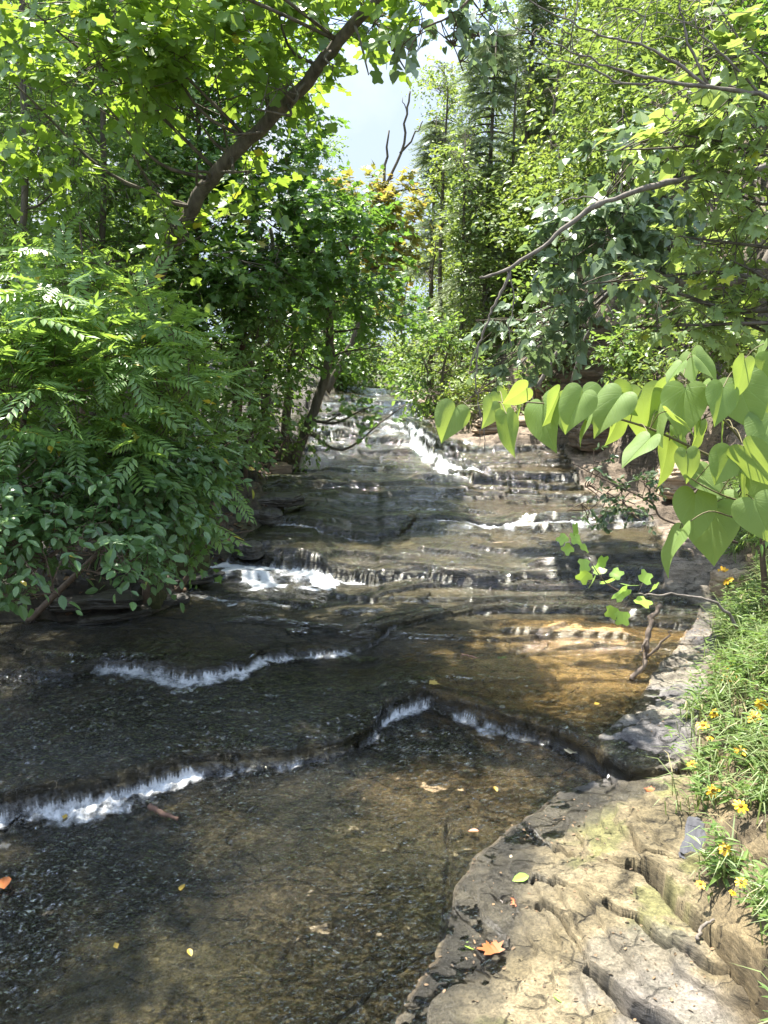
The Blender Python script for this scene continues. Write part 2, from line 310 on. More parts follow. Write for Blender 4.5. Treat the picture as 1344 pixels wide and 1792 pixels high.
RB = sorted_xy([atZ(*p)[:2] for p in [(690,1792,0),(765,1690,0),(790,1600,0),(815,1510,.02),(925,1420,.03),(960,1385,.04),(1060,1338,.1),(1040,1290,.15),(1100,1240,.17),(1130,1190,.17),(1190,1130,.17),(1212,1090,.18),(1225,1040,.32),(1160,985,.54),(1165,930,.58),(1150,900,.63),(1060,852,.69),(1000,815,.76),(990,795,.8),(835,787,.86),(790,766,1.0),(748,738,1.14),(728,690,1.5)]])
GB = sorted_xy([atZ(*p)[:2] for p in [(1420,1792,.55),(1350,1720,.55),(1290,1640,.5),(1255,1540,.45),(1240,1450,.42),(1222,1340,.4),(1220,1250,.4),(1240,1150,.4),(1262,1060,.5),(1290,990,.7),(1330,930,.9)]] + [(3.6,8.6),(3.8,10),(3.3,12.2),(2.6,14),(2.0,17),(2.0,20)])
def xL(y): return np.interp(y, *LB) + .05*fbm(y*2.2, y*0+3.1, 3, 77)
def xR(y): return np.interp(y, *RB) + .05*fbm(y*2.6, y*0+8.1, 4, 78)
def xG(y): return np.interp(y, *GB) + .06*fbm(y*2.0, y*0+1.7, 3, 79)
CRACKS = [  # crevices in the rock shelf: pixel path, half width, depth
 ([(1025,1695),(1060,1722),(1100,1762),(1160,1800),(1200,1840)], .030, .16),
 ([(1062,1590),(1085,1612),(1112,1622),(1160,1668),(1230,1712),(1275,1745),(1310,1790),(1350,1840)], .022, .12),
 ([(1105,1518),(1130,1530),(1165,1565),(1185,1605),(1215,1635),(1245,1680),(1285,1730),(1315,1770),(1350,1830)], .042, .22),
 ([(930,1412),(955,1440),(978,1462),(1002,1486)], .018, .08),
 ([(1100,1452),(1118,1484),(1140,1500),(1168,1508)], .015, .06),
 ([(1108,1522),(1135,1532),(1152,1545)], .035, .10),
 ([(938,1530),(960,1540),(990,1550)], .016, .05),
 ([(940,1565),(970,1578),(985,1590)], .014, .05),
 ([(1040,1300),(1066,1325),(1085,1348)], .012, .04),
 ([(985,1590),(1010,1640),(1030,1700)], .009, .03),
 ([(1005,1425),(1020,1450),(1022,1470)], .010, .03),
 ([(785,1400),(786,1500),(778,1600),(690,1650),(600,1720),(480,1800)], .022, .03),
]
CR = [(np.array([atZ(*p, .16)[:2] for p in pts]), w, d) for pts, w, d in CRACKS]
def seg_dist(x, y, P):
    best = np.full(x.shape, 9.); side = np.zeros(x.shape)
    for a, b in zip(P[:-1], P[1:]):
        ab = b-a; t = np.clip(((x-a[0])*ab[0]+(y-a[1])*ab[1])/(ab @ ab), 0, 1)
        dx, dy = x-a[0]-t*ab[0], y-a[1]-t*ab[1]; d = np.hypot(dx, dy)
        cr_ = np.sign(ab[0]*dy-ab[1]*dx); m = d < best
        best = np.where(m, d, best); side = np.where(m, cr_, side)
    return best, side
def heights(x, y, fine=True):
    """bed height, water height and masks at world x, y"""
    zb = np.zeros_like(x); zw = np.zeros_like(x); foam = np.zeros_like(x); fall = np.zeros_like(x); turb = np.zeros_like(x); edge = np.zeros_like(x)
    for i, q in enumerate(LP):
        dist = np.mean(q[:, 1])
        f = np.interp(x, q[:, 0], q[:, 1]); D = np.interp(x, q[:, 0], q[:, 2]); F = np.interp(x, q[:, 0], q[:, 3])
        if fine:
            f = f + .012*dist*.35*fbm(x*2.3, x*0+i*7.7, 4, 30+i) + .007*fbm(x*9, y*5+i, 3, 60+i)
        s = y-f
        o1 = .05+.05*fbm(x*3, x*0+i, 3, 90+i); o2 = .13+.09*fbm(x*2.1, x*0-i, 3, 120+i)
        zb += D*(.56*S(s/.022)+.26*S((s-o1)/.02)+.18*S((s-o2)/.025))
        zw += D*S((s+.03)/(.025+.16*D))
        k = np.clip(D/.12, 0, 1.3)
        fl = np.exp(-((s+.005)/(.02+.14*D))**2)*np.clip(D/.07, 0, 1); fall = np.maximum(fall, fl)
        n = fbm(x*3.5, y*3.5, 3, 150+i)
        n5 = fbm(x*9, y*9, 3, 170+i); wd = .07+.20*F+.95*np.clip(F-.85, 0, 1); t = -s-.035
        band = 1.05*S((wd*(.8+.6*n+.5*n5)-t)/(wd*.9))+.42*np.exp(-np.clip(t, 0, 9)/(.10+.30*F))*np.clip(.35+1.3*fbm(x*4+7, y*2.2, 3, 180+i), 0, 1.4)
        below = np.where(t > -.02, band, S((.02-s)/.03)*(.52 if i < 7 else .85))
        foam = np.maximum(foam, F*below*np.clip(D/.05, 0, 1))
        turb = np.maximum(turb, np.clip(k*np.where(s < 0, np.exp(s/.35), np.exp(-s/.1)), 0, 1)*(.35+.65*np.clip(F*2, 0, 1)))
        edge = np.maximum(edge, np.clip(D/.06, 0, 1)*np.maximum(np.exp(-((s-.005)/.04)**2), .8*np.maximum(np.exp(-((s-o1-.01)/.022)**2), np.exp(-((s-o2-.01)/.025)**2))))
    mstep = np.zeros_like(x)
    if fine:
        # flat treads: slow bedding undulation cut into thin crisp steps
        def tread(g, st, sharp):
            q = g/st; fl_ = np.floor(q); return st*(fl_+S((q-fl_)*sharp)), (q-fl_)*sharp
        farm = S((y-4.6)/1.2)
        g = (.070*fbm(x*.30+3, y*.95, 2, 501)+.045*fbm(x*.5, y*2.0, 2, 503)+.0025*fbm(x*7, y*7, 3, 505))
        zt, fr = tread(g, .040, 11.0); zt2, _ = tread(g, .040, 7.0)
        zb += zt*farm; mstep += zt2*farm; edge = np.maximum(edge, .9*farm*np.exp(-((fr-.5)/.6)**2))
        g2 = .006*fbm(x*.8, y*1.8, 3, 507)+.003*fbm(x*8, y*8, 3, 509); za, fa_ = tread(g2, .013, 9.0); zb += za*(1-farm)
        for y0, sl, xa, xb, d, i in MINOR[:34]:
            f = y0+.6*sl*x+.06*fbm(x*1.1, x*0+i*3.3, 3, 200+i); s = y-f
            a = S((x-xa)/.25)*S((xb-x)/.25)*d
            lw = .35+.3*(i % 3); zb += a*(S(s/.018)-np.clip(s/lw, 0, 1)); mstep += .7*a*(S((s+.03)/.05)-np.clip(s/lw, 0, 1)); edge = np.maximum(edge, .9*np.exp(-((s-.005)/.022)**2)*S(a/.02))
        far = np.clip((y-4)/6, 0, 1)
        zb += .004*fbm(x*3.2, y*4.6, 5, 7)+.004*fbm(x*14, y*18, 4, 9, .6)
    wh = S((y-14.2)/.6)*S((19.5-y)/1.5)*(.16+.40*S((x+.25)/.5)); foam = np.maximum(foam, wh*np.clip(.75+.9*fbm(x*2.2, y*3.5, 4, 191), 0, 1.5))
    # lateral: dry banks
    dL = xL(y)-x; dR = x-xR(y); dG = x-xG(y)
    strat = lambda d, n: (np.floor(d*n)+S((d*n-np.floor(d*n))*3.2))/n
    rr = np.clip(dR, -.3, 4)
    shelf = .006*S((rr+.02)/.06)+.06*S((rr-.25)/.5)+.11*np.clip(rr, 0, 1.2)
    cu, cv = .72*x-.69*y, .69*x+.72*y   # along and across the joints of the near shelf
    sd = shelf+(.034*fbm(cu*.7, cv*2.6, 3, 12)+.006*fbm(cu*4, cv*9, 3, 14))*S(rr/.25)
    if fine:
        q = sd*30; fq = np.floor(q); shelf = .12*sd+.88*(fq+S((q-fq)*10))/30
    else: shelf = sd
    nearw = S((5.0-y)/1.2)*S((rr+.1)/.25)   # stepped slabs by the near shelf
    land = shelf*S((dR+.12)/.14)
    lowl = S((-rr-.02)/.18)
    cliff = S((y-8.2)/1.0)*S((22-y)/2)
    g = np.clip(dG, 0, 1.3)*(.75+.45*cliff)+cliff*.30*strat(np.clip(dG/.5, 0, 1)+.12*fbm(x*.9, y*2, 3, 4)*S(dG/.2), 4)
    slope = np.interp(y, [2, 6, 9, 14, 60], [.12, .45, 1.0, 1.9, 1.9])
    hill = np.clip(dG-1.3, 0, 40)*slope; hill = 34*(1-np.exp(-hill/34))
    land = land+g+hill
    lf = np.clip(dL, -1, 3)
    lft = .09*S((dL+.05)/.16)+.09*S((dL-.14-.05*fbm(x*4, y*4, 3, 23))/.05)+.08*S((dL-.26-.07*fbm(x*3, y*3, 3, 24))/.05)+.30*np.clip(dL-.1, 0, 2.2)+.07*np.clip(dL-2.3, 0, 40)
    if fine: lft = lft+(.05*fbm(x*3, y*3, 4, 21)+.03*fbm(x*11, y*11, 3, 22))*S(dL/.3)
    land = land+lft*S((dL+.05)/.1)
    if fine:
        land = land+(.004*fbm(x*6, y*9, 5, 27, .6)+.003*fbm(x*30, y*36, 3, 28))*S(dR/.15)+.03*fbm(x*4, y*4, 4, 25)*S(dG/.2)+.012*fbm(x*14, y*14, 3, 26)*S(dG/.1)
        for P, w, d in CR:
            m = (y < 6.2) & (y > 1.3)
            xm, ym = x[m], y[m]
            jx = .012*fbm(xm*7, ym*7, 3, 41); jy = .012*fbm(xm*7+50, ym*7, 3, 43)
            ds, sd_ = seg_dist(xm+jx, ym+jy, P)
            wv = .85*w*np.clip(.95+.4*fbm(xm*5, ym*5, 3, 44), .5, 3)
            arc = S((ds)/.0001)
            land[m] -= 1.8*d*S((wv*1.05-ds)/(wv*.35+.004)) - .8*w*np.exp(-ds/.12)*np.where(sd_ > 0, 1, -.3)
    zw = zw+mstep+.034-.022*S((y-5.2)/1.0)
    if fine: thin = S((y-5.6)/.9)*.92; zw = zw*(1-thin)+(zb+.008)*thin   # a film over the upper ledges
    return zb+land, zw, dict(foam=np.clip(foam, 0, 1.3), fall=np.clip(fall, 0, 1), turb=turb, edge=edge, dL=dL, dR=dR, dG=dG, base=zb)
def H1(x, y):
    z, w, _ = heights(np.array([float(x)]), np.array([float(y)]), False); return max(z[0], 0)
def hit(px, py):
    """first point of the ground along a pixel's ray"""
    d = ray(px, py); t = np.concatenate([np.linspace(1.2, 8, 900), np.linspace(8.01, 60, 1500)])
    X = d[0]*t; Y = d[1]*t; Z = CAMZ+d[2]*t
    z, w, k = heights(X, Y, False); z = np.maximum(z, np.where((k['dR'] < 0) & (k['dL'] < 0), w, -9))
    i = np.argmax(Z <= z) if (Z <= z).any() else len(t)-1
    return np.array([X[i], Y[i], Z[i]])

# ------------------------------------------------------------------ terrain meshes
NX, NY = 1000, 1150
v = np.linspace(0, 1, NY)
ys = (1.5**-.5-(1.5**-.5-22**-.5)*v)**-2.0          # rows get wider with distance
u = np.linspace(-1, 1, NX)
Yg = np.repeat(ys[:, None], NX, 1); Xg = u[None]*(.66*ys[:, None]+1.0)
xf, yf = Xg.ravel(), Yg.ravel()
zf, wf, K = heights(xf, yf)
def lerp3(a, b, t): return a+(b-a)*t[:, None]
def C(*c): return np.array(c)[None]
n_a = fbm(xf*1.3, yf*1.3, 5, 301); n_b = fbm(xf*4.5, yf*4.5, 5, 311); n_c = fbm(xf*.9, yf*2.4, 5, 321)
col = lerp3(C(.042, .038, .026), C(.160, .130, .080), S(.5+.55*n_a+.25*n_b))
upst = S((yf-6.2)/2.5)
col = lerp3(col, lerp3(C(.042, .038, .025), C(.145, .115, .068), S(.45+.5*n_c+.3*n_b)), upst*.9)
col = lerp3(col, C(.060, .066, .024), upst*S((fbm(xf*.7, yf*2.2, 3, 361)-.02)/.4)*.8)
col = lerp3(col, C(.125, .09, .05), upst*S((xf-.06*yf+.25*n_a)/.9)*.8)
def blob(px, py, z, rx, ry, c, amt=1., soft=.5, ns=.35):
    global col
    p = atZ(px, py, z); d = np.hypot((xf-p[0])/rx, (yf-p[1])/ry)+ns*n_b+.15*n_a
    col = lerp3(col, C(*c), amt*S((1+soft-d)/(2*soft)))
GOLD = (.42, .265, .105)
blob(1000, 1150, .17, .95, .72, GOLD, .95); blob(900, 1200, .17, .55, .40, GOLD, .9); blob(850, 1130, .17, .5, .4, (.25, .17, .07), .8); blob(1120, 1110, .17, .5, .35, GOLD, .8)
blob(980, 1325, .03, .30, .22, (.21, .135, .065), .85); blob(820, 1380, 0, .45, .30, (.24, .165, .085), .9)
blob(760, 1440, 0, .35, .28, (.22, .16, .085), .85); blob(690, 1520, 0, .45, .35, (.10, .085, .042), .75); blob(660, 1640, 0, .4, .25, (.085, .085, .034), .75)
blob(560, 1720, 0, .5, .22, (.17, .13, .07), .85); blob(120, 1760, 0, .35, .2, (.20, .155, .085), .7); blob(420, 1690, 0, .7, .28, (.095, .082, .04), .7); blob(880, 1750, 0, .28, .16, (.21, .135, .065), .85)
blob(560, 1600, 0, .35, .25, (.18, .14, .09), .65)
moss = S((n_b+.6*fbm(xf*2, yf*2, 3, 331)-.25)/.5)
# rock shelf on the right
rock = lerp3(C(.165, .153, .142), C(.10, .093, .092), S(.5+.7*fbm(xf*2.5, yf*7, 4, 341)))
rock = lerp3(rock, C(.20, .172, .125), S((fbm(xf*1.4, yf*3.0, 4, 351)+.05)/.5)*.7)
tanm = S((4.05-yf+.25*n_a)/.35)
rock = lerp3(rock, lerp3(C(.125, .098, .048), C(.215, .172, .095), S(.5+.7*n_b)), tanm*.9)
rock = lerp3(rock, C(.12, .125, .035), tanm*moss*.65)
wetx = S((.50+.20*n_a+.10*n_b-K['dR'])/.22)*S((4.15-yf)/.3)
p0 = atZ(1180, 1760, .2); pale = S((1-np.hypot((xf-p0[0])/.30, (yf-p0[1])/.20)+.5*n_b)/.5)
rock = lerp3(rock, C(.21, .187, .16), pale*.8)
p0 = atZ(1120, 1680, .2); gr = S((1-np.hypot((xf-p0[0])/.28, (yf-p0[1])/.16)+.5*n_b)/.5)
rock = lerp3(rock, C(.13, .115, .09), gr*.7)
rock = lerp3(rock, lerp3(C(.020, .018, .013), C(.062, .054, .037), S(.4+.8*n_b)), wetx)
rock = lerp3(rock, C(.11, .085, .055), S((.05-np.abs(K['dR']))/.06)*.55)
farr = S((yf-6.6)/1.0); rock = lerp3(rock, lerp3(C(.25, .19, .138), C(.13, .10, .07), S(.5+.6*n_c)), farr)
soil = lerp3(C(.17, .13, .07), C(.09, .068, .038), S(.5+.8*n_b)); soil = lerp3(soil, lerp3(C(.22, .17, .12), C(.07, .055, .04), S(.5+.9*n_c+.4*n_b)), farr)
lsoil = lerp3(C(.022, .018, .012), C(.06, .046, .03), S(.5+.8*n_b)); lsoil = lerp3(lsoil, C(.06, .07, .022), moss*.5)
col = lerp3(col, C(.016, .014, .011), np.clip(K['edge'], 0, 1)*.85)  # blackens ledge faces: dark wet shale plus their shade, put into the colour
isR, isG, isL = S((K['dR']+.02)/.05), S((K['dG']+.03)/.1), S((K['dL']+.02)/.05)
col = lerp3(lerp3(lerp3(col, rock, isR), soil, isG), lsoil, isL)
wet = np.clip(1-isR, 0, 1); wet = np.maximum(wet, wetx*isR*.95)*(1-isG)*(1-.6*isL)
wet = np.maximum(wet*.9, isR*(1-isG)*S((.10-K['dR'])/.1)*.7)
gi = np.arange(NX*NY).reshape(NY, NX)
quads = np.stack([gi[:-1, :-1], gi[:-1, 1:], gi[1:, 1:], gi[1:, :-1]], -1).reshape(-1, 4)
qc = lambda a: a[quads].mean(1)
qL, qR, qG = qc(K['dL']), qc(K['dR']), qc(K['dG'])
def submesh(name, mask, V, mat, attrs, smooth=True):
    q = quads[mask]; used, inv = np.unique(q, return_inverse=True)
    mb = MB(); mb.add(V[used], [inv.reshape(-1, 4)])
    return tag(mb.build(name, mat, smooth=smooth, attrs={k: a[used] for k, a in attrs.items()}), kind='structure')
tu_far = None
VT = np.c_[xf, yf, zf]
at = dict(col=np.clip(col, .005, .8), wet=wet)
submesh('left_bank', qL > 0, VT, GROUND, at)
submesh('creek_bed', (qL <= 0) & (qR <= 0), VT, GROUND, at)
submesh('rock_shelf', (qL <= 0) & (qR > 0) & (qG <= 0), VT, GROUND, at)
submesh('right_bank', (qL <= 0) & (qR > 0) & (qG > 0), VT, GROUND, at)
# water sheet over the same rows
flow = .42+.25*fbm(xf*1.1, yf*1.1, 3, 461)
for px, py, z, rx, ry, a in [(1000,1150,.17,1.0,.55,.85),(960,1340,.03,.35,.25,.7),(900,930,.55,1.2,.5,.5),(850,825,.76,1.5,.7,.45)]:
    p = atZ(px, py, z); flow = flow*(1-a*S(1.5-np.hypot((xf-p[0])/rx, (yf-p[1])/ry)))
tu = np.clip(np.maximum(K['turb'], np.clip(flow+.3, .05, 1)), 0, 1)
rip = .009*fbm(xf*7, yf*9, 4, 401, .6)+.012*fbm(xf*17+.3*fbm(xf*5, yf*5, 2, 5), yf*24, 3, 411, .6)
rip2 = .016*fbm(xf*11, yf*11, 4, 421, .65)
nearf = 1-.88*S((yf-4.2)/1.8)
foamz = K['foam']*(.008+.010*nearf*fbm(xf*13, yf*13, 4, 431, .5))
wz = wf+nearf*(rip*(.5+.7*tu)+.7*rip2*tu*(1-K['fall'])*(1-.7*np.clip(K['foam'], 0, 1)))+foamz
streak = fbm(xf*30, yf*2, 3, 441)*K['fall']*.016
wz = wz+streak
calm = S((K['dR']+.9)/.5)
wmask = (qL < .12) & (qR < .75) & (qG < -.02)
wmask &= qc(wz)-qc(zf) > -.06
submesh('creek_water', wmask, np.c_[xf, yf, wz], WATER, dict(foam=K['foam'], fall=K['fall'], turb=tu*(1-.65*S((yf-5)/3))))
# the land around, coarser
gx = np.concatenate([np.linspace(-60, -8, 30), np.linspace(-7.5, 12, 100), np.linspace(12.5, 60, 50)])
gy = np.concatenate([np.linspace(-12, 1, 16), np.linspace(1.3, 24, 110), np.linspace(24.5, 120, 60)])
GX, GY = np.meshgrid(gx, gy); hx, hy = GX.ravel(), GY.ravel()
hz, _, hk = heights(hx, np.maximum(hy, 1.6), False)
hz = hz+.25*fbm(hx*.3, hy*.3, 3, 501)*S((np.maximum(hk['dL'], hk['dG'])-1)/2)
inside = (hy > 1.45) & (hy < 21.8) & (np.abs(hx) < .66*hy+.85)
hz = np.where(inside, hz-.45, hz-.03)
hz = np.where(hy < 1.45, hz-.05, hz)
li = np.arange(len(hx)).reshape(len(gy), len(gx))
hq = np.stack([li[:-1, :-1], li[:-1, 1:], li[1:, 1:], li[1:, :-1]], -1).reshape(-1, 4)
hc = lerp3(C(.03, .036, .014), C(.065, .055, .028), S(.5+.8*fbm(hx*.8, hy*.8, 4, 511)))
mb = MB(); mb.add(np.c_[hx, hy, hz], [hq])
tag(mb.build('hillside', GROUND, smooth=True, attrs=dict(col=hc, wet=hx*0)), kind='structure')
# ------------------------------------------------------------------ leaves
def half_leaf(h, fold=.12, curl=.10):
    """leaf from its right half outline (x, y), stalk at 0,0 and tip at 0,1: two halves folded on the midrib"""
    h = np.array(h, float); n = len(h)
    z = lambda x, y: np.abs(x)*fold-curl*y*y
    inner = h[1:-1]; L_ = inner*[-1, 1]
    P = np.vstack([h, L_]); V = np.c_[P, z(P[:, 0], P[:, 1])]
    right = list(range(n)); left = [0]+list(range(n, n+len(L_)))+[n-1]
    return V, [np.array([right]), np.array([left[::-1]])]
T_TULIP = half_leaf([(0, .02), (.30, .0), (.52, .22), (.34, .46), (.46, .78), (.30, .92), (0, .80)])
T_MAPLE = half_leaf([(0, 0), (.20, -.06), (.50, -.02), (.36, .16), (.64, .46), (.34, .42), (.34, .64), (.14, .60), (0, 1)], .15, .15)
T_OVAL = half_leaf([(0, 0), (.20, .18), (.29, .45), (.19, .78), (0, 1)], .2, .18)
T_LANCE = half_leaf([(0, 0), (.10, .25), (.10, .55), (0, 1)], .3, .25)
T_DIA = half_leaf([(0, 0), (.30, .42), (0, 1)], .2, .1)
T_HEART = half_leaf([(0, 0), (.22, -.13), (.44, -.02), (.48, .25), (.28, .65), (0, 1)], .2, .12)
def compound(pairs=6, lw=.105, ll=.30, droop=.35):
    V, F3, n = [], [], 0
    L0 = np.array([(0, 0, 0), (.5, .45, .12), (0, 1, -.1), (-.5, .45, .12)])*[lw, ll, .1]
    spots = [(s, (i+1.2)/(pairs+.9)) for i in range(pairs) for s in (-1, 1)]+[(0, 1.0)]
    for s, t in spots:
        a = -s*math.radians(62-12*t); c, sn = math.cos(a), math.sin(a)
        P = L0*[1, 1-.25*abs(t-.5), 1]
        Q = np.c_[P[:, 0]*c-P[:, 1]*sn, P[:, 0]*sn+P[:, 1]*c, P[:, 2]-np.abs(P[:, 1])*.25*abs(s)]
        y = t*.78; Q = Q+[0, y, -droop*y*y]
        V.append(Q); F3.append([n, n+1, n+2]); F3.append([n, n+2, n+3]); n += 4
    r = np.array([(-.006, 0, 0), (.006, 0, 0), (.004, .4, -droop*.16), (-.004, .4, -droop*.16), (0, .8, -droop*.64)])
    V.append(r); F3 += [[n, n+1, n+2], [n, n+2, n+3], [n+3, n+2, n+4]]
    return np.vstack(V), [np.array(F3)]
T_PINNATE = compound()
def needle_spray():
    rs = np.random.RandomState(3); V, F, n = [], [], 0
    for i in range(54):
        t = i/54; s = 1 if i % 2 else -1
        b = np.array([0, t*.9, -.12*t*t]); l = .30*(1-.5*t); a = math.radians(rs.uniform(35, 65))
        d = np.array([s*math.sin(a), math.cos(a), rs.uniform(-.3, .3)])*l; w = np.array([.016, .016, 0])
        V += [b-w, b+w, b+d]; F.append([n, n+1, n+2]); n += 3
    return np.array(V), [np.array(F)]
T_NEEDLE = needle_spray()
def scatter(mb, T, P, X, N, sc, mi=0, A=None):
    """copies of leaf T at points P, length along X, face along N"""
    Vt, Fs = T; n = len(P)
    if n == 0: return
    X = unit(X); N = unit(N-np.sum(N*X, 1, keepdims=True)*X); W = np.cross(X, N)
    sc = np.broadcast_to(np.asarray(sc, float), (n,))[:, None, None]
    V = P[:, None]+sc*(Vt[None, :, 0:1]*W[:, None]+Vt[None, :, 1:2]*X[:, None]+Vt[None, :, 2:3]*N[:, None])
    off = np.arange(n)[:, None, None]*len(Vt)
    mb.add(V.reshape(-1, 3), [(F[None]+off).reshape(-1, F.shape[1]) for F in Fs], mi, None if A is None else np.tile(A, (n, 1)))
UP = np.array([0, 0, 1.]); DENS = 3.2
def twigs_in(rs, lobes, per, ln, outward=.6, up=.25, gapf=2.2, gap=-.25, hollow=.35):
    """twig roots and directions filling ellipsoid lobes, with clumps and gaps"""
    Ps, Ds = [], []
    for c, r in lobes:
        r = np.broadcast_to(np.asarray(r, float), (3,)); k = max(4, int(DENS*per*(r[0]*r[1]*r[2])**(2/3)))
        d = unit(rs.normal(size=(k, 3))); rad = (hollow**3+(1-hollow**3)*rs.uniform(size=k))**(1/3)
        rad *= 1+.22*rs.normal(size=k)*.6
        P = np.asarray(c)+d*rad[:, None]*r
        D = unit(d*outward+rs.normal(size=(k, 3))*.45+UP*up)
        Ps.append(P); Ds.append(D)
    P, D = np.vstack(Ps), np.vstack(Ds)
    m = n3(P, gapf) > gap+.25*rs.normal(size=len(P))
    return P[m], D[m]
def leaves_on(mb, rs, P, D, T, K, ln, size, upb=1.0, droop=.25, side=.8, mi=0, A=None, wild=.45):
    n = len(P); L_ = ln*rs.uniform(.6, 1.25, n)
    S_ = unit(np.cross(D, UP)+1e-4)
    Pl, Xl, Nl = [], [], []
    for j in range(K):
        t = (j+.6)/K; s = 1 if j % 2 else -1
        if j == K-1: s = 0
        p = P+D*(L_*t)[:, None]-UP*(droop*L_*t*t)[:, None]
        x = D*.5+S_*(side*s)+rs.normal(size=(n, 3))*.25-UP*droop*.9
        nn = UP*upb+D*.55+rs.normal(size=(n, 3))*wild
        Pl.append(p); Xl.append(x); Nl.append(nn)
    P2, X2, N2 = np.vstack(Pl), np.vstack(Xl), np.vstack(Nl)
    scatter(mb, T, P2, X2, N2, size*rs.uniform(.6, 1.2, len(P2)), mi, A)
def twig_tubes(mb, P, D, ln, r, droop=.25, sides=3):
    n = len(P)
    if n == 0: return
    t = np.array([-.25, .4, 1.])
    Q = P[:, None]+D[:, None]*(t*ln)[None, :, None]-UP*(droop*ln*t*np.abs(t))[None, :, None]
    A = unit(np.cross(D, UP+.01)); B = np.cross(D, A); th = np.arange(sides)/sides*2*np.pi
    rr = r*np.array([1, .7, .3])
    V = Q[:, :, None]+rr[None, :, None, None]*(np.cos(th)[None, None, :, None]*A[:, None, None]+np.sin(th)[None, None, :, None]*B[:, None, None])
    i = np.arange(2)[:, None]*sides; j = np.arange(sides)[None]; k = (j+1) % sides
    F = np.stack([i+j, i+k, i+sides+k, i+sides+j], -1).reshape(-1, 4)
    F = (F[None]+(np.arange(n)*3*sides)[:, None, None]).reshape(-1, 4)
    mb.add(V.reshape(-1, 3), [F])
def plant(name, label, cat, trunk, rad, lobes, T, K, ln, size, mat, per, seed, bark=BARK, group=None, limbs=True, up=.25, outward=.6,
          upb=1.0, droop=.25, gapf=2.2, gap=-.25, hollow=.35, stem='trunk', leafname='crown', twig_r=.004, twig_frac=.5, extra=None, wild=.45, side=.8, limb_r=.5):
    rs = np.random.RandomState(seed)
    trunk = smooth_path(trunk, 6) if len(trunk) > 2 else np.linspace(trunk[0], trunk[-1], 7)
    root = empty(name, tuple(trunk[0])); tag(root, label, cat, group)
    tb = MB(); n = len(trunk)
    wob = trunk+rs.normal(size=trunk.shape)*rad[0]*.08
    tube(tb, wob, np.linspace(rad[0], rad[1], n), 10)
    P, D = twigs_in(rs, lobes, per, ln, outward, up, gapf, gap, hollow)
    if limbs:
        for c, r in lobes:
            c = np.asarray(c); dd = np.linalg.norm(trunk-c, axis=1)+.5*np.clip(trunk[:, 2]-c[2]+.2, 0, 9)
            i = int(np.argmin(dd)); a = trunk[i]; l = np.linalg.norm(c-a); rt = np.interp(i, [0, n-1], rad)*limb_r
            if l < .08: continue
            mid = (a+c)/2+np.array([0, 0, -.06*l])+rs.normal(size=3)*.08*l
            q = smooth_path([a, mid, c, c+(c-mid)*.6], 4); tube(tb, q, np.linspace(rt, max(rt*.25, .004), len(q)), 6)
            rmax = float(np.max(r)); near = np.where(np.linalg.norm(P-c, axis=1) < rmax*1.4)[0]
            for k in near[::max(1, len(near)//8)][:8]:
                b = q[rs.randint(len(q)//2, len(q))]; e = P[k]; m2 = (b+e)/2+rs.normal(size=3)*.1*np.linalg.norm(e-b)
                q2 = smooth_path([b, m2, e], 3); tube(tb, q2, np.linspace(max(rt*.22, .005), .003, len(q2)), 4, cap=False)
    k = rs.uniform(size=len(P)) < twig_frac
    twig_tubes(tb, P[k], D[k], ln, twig_r, droop)
    if extra: extra(tb, rs)
    tb.build(stem, bark, root, smooth=True)
    lb = MB(); leaves_on(lb, rs, P, D, T, K, ln, size, upb, droop, side, wild=wild)
    lb.build(leafname, mat, root)
    return root
def LO(px, py, Y, r): return (atY(px, py, Y), r)
def many(spec, Y, r): return [LO(a, b, Y+dy, r*k) for a, b, dy, k in spec]
# leaf colours
M_TULIP = leaf_mat('leaf_tulip', (0.073, 0.138, 0.029), (0.138, 0.244, 0.046), (0.486, 0.680, 0.056), .42, .36, (.55, .40, .04), .012, .6)
M_MAPLE_D = leaf_mat('leaf_dark', (0.056, 0.116, 0.029), (0.109, 0.202, 0.046), (0.316, 0.562, 0.053), .36, .40, (.30, .26, .03), .01)
M_SMALL = leaf_mat('leaf_small', (0.082, 0.145, 0.038), (0.154, 0.244, 0.065), (0.421, 0.616, 0.082), .38, .42)
M_WALNUT = leaf_mat('leaf_walnut', (0.089, 0.162, 0.042), (0.162, 0.276, 0.073), (0.486, 0.713, 0.082), .38, .36, (.60, .42, .04), .012, .6)
M_OVAL = leaf_mat('leaf_oval', (0.070, 0.140, 0.049), (0.124, 0.211, 0.074), (0.281, 0.491, 0.088), .30, .34, (.55, .36, .05), .006, .6)
M_HILL = leaf_mat('leaf_hill', (0.081, 0.135, 0.038), (0.162, 0.23, 0.065), (0.405, 0.54, 0.081), .38, .45)
M_HILL_Y = leaf_mat('leaf_hill_light', (0.121, 0.189, 0.041), (0.216, 0.284, 0.068), (0.486, 0.594, 0.081), .40, .45)
M_CONIF = leaf_mat('needles', (.22, .28, .15), (.34, .40, .22), (0.189, 0.243, 0.095), .25, .55)
M_REDBUD = leaf_mat('leaf_redbud_grey', (0.115, 0.169, 0.095), (0.176, 0.236, 0.128), (0.27, 0.405, 0.121), .32, .38, None, .02, .6)
M_MAPLE_L = leaf_mat('leaf_light_maple', (.16, .24, .08), (.26, .34, .12), (0.486, 0.621, 0.095), .40, .42, (.40, .42, .04), .02)
M_FORE = leaf_mat('leaf_fore', (.15, .235, .065), (.215, .30, .105), (.50, .62, .06), .46, .58, None, .02, .25, veins=True) #(0.138, 0.237, 0.05), (0.182, 0.292, 0.072), (0.462, 0.616, 0.044), .42, .42, None, .02, .45, veins=True)
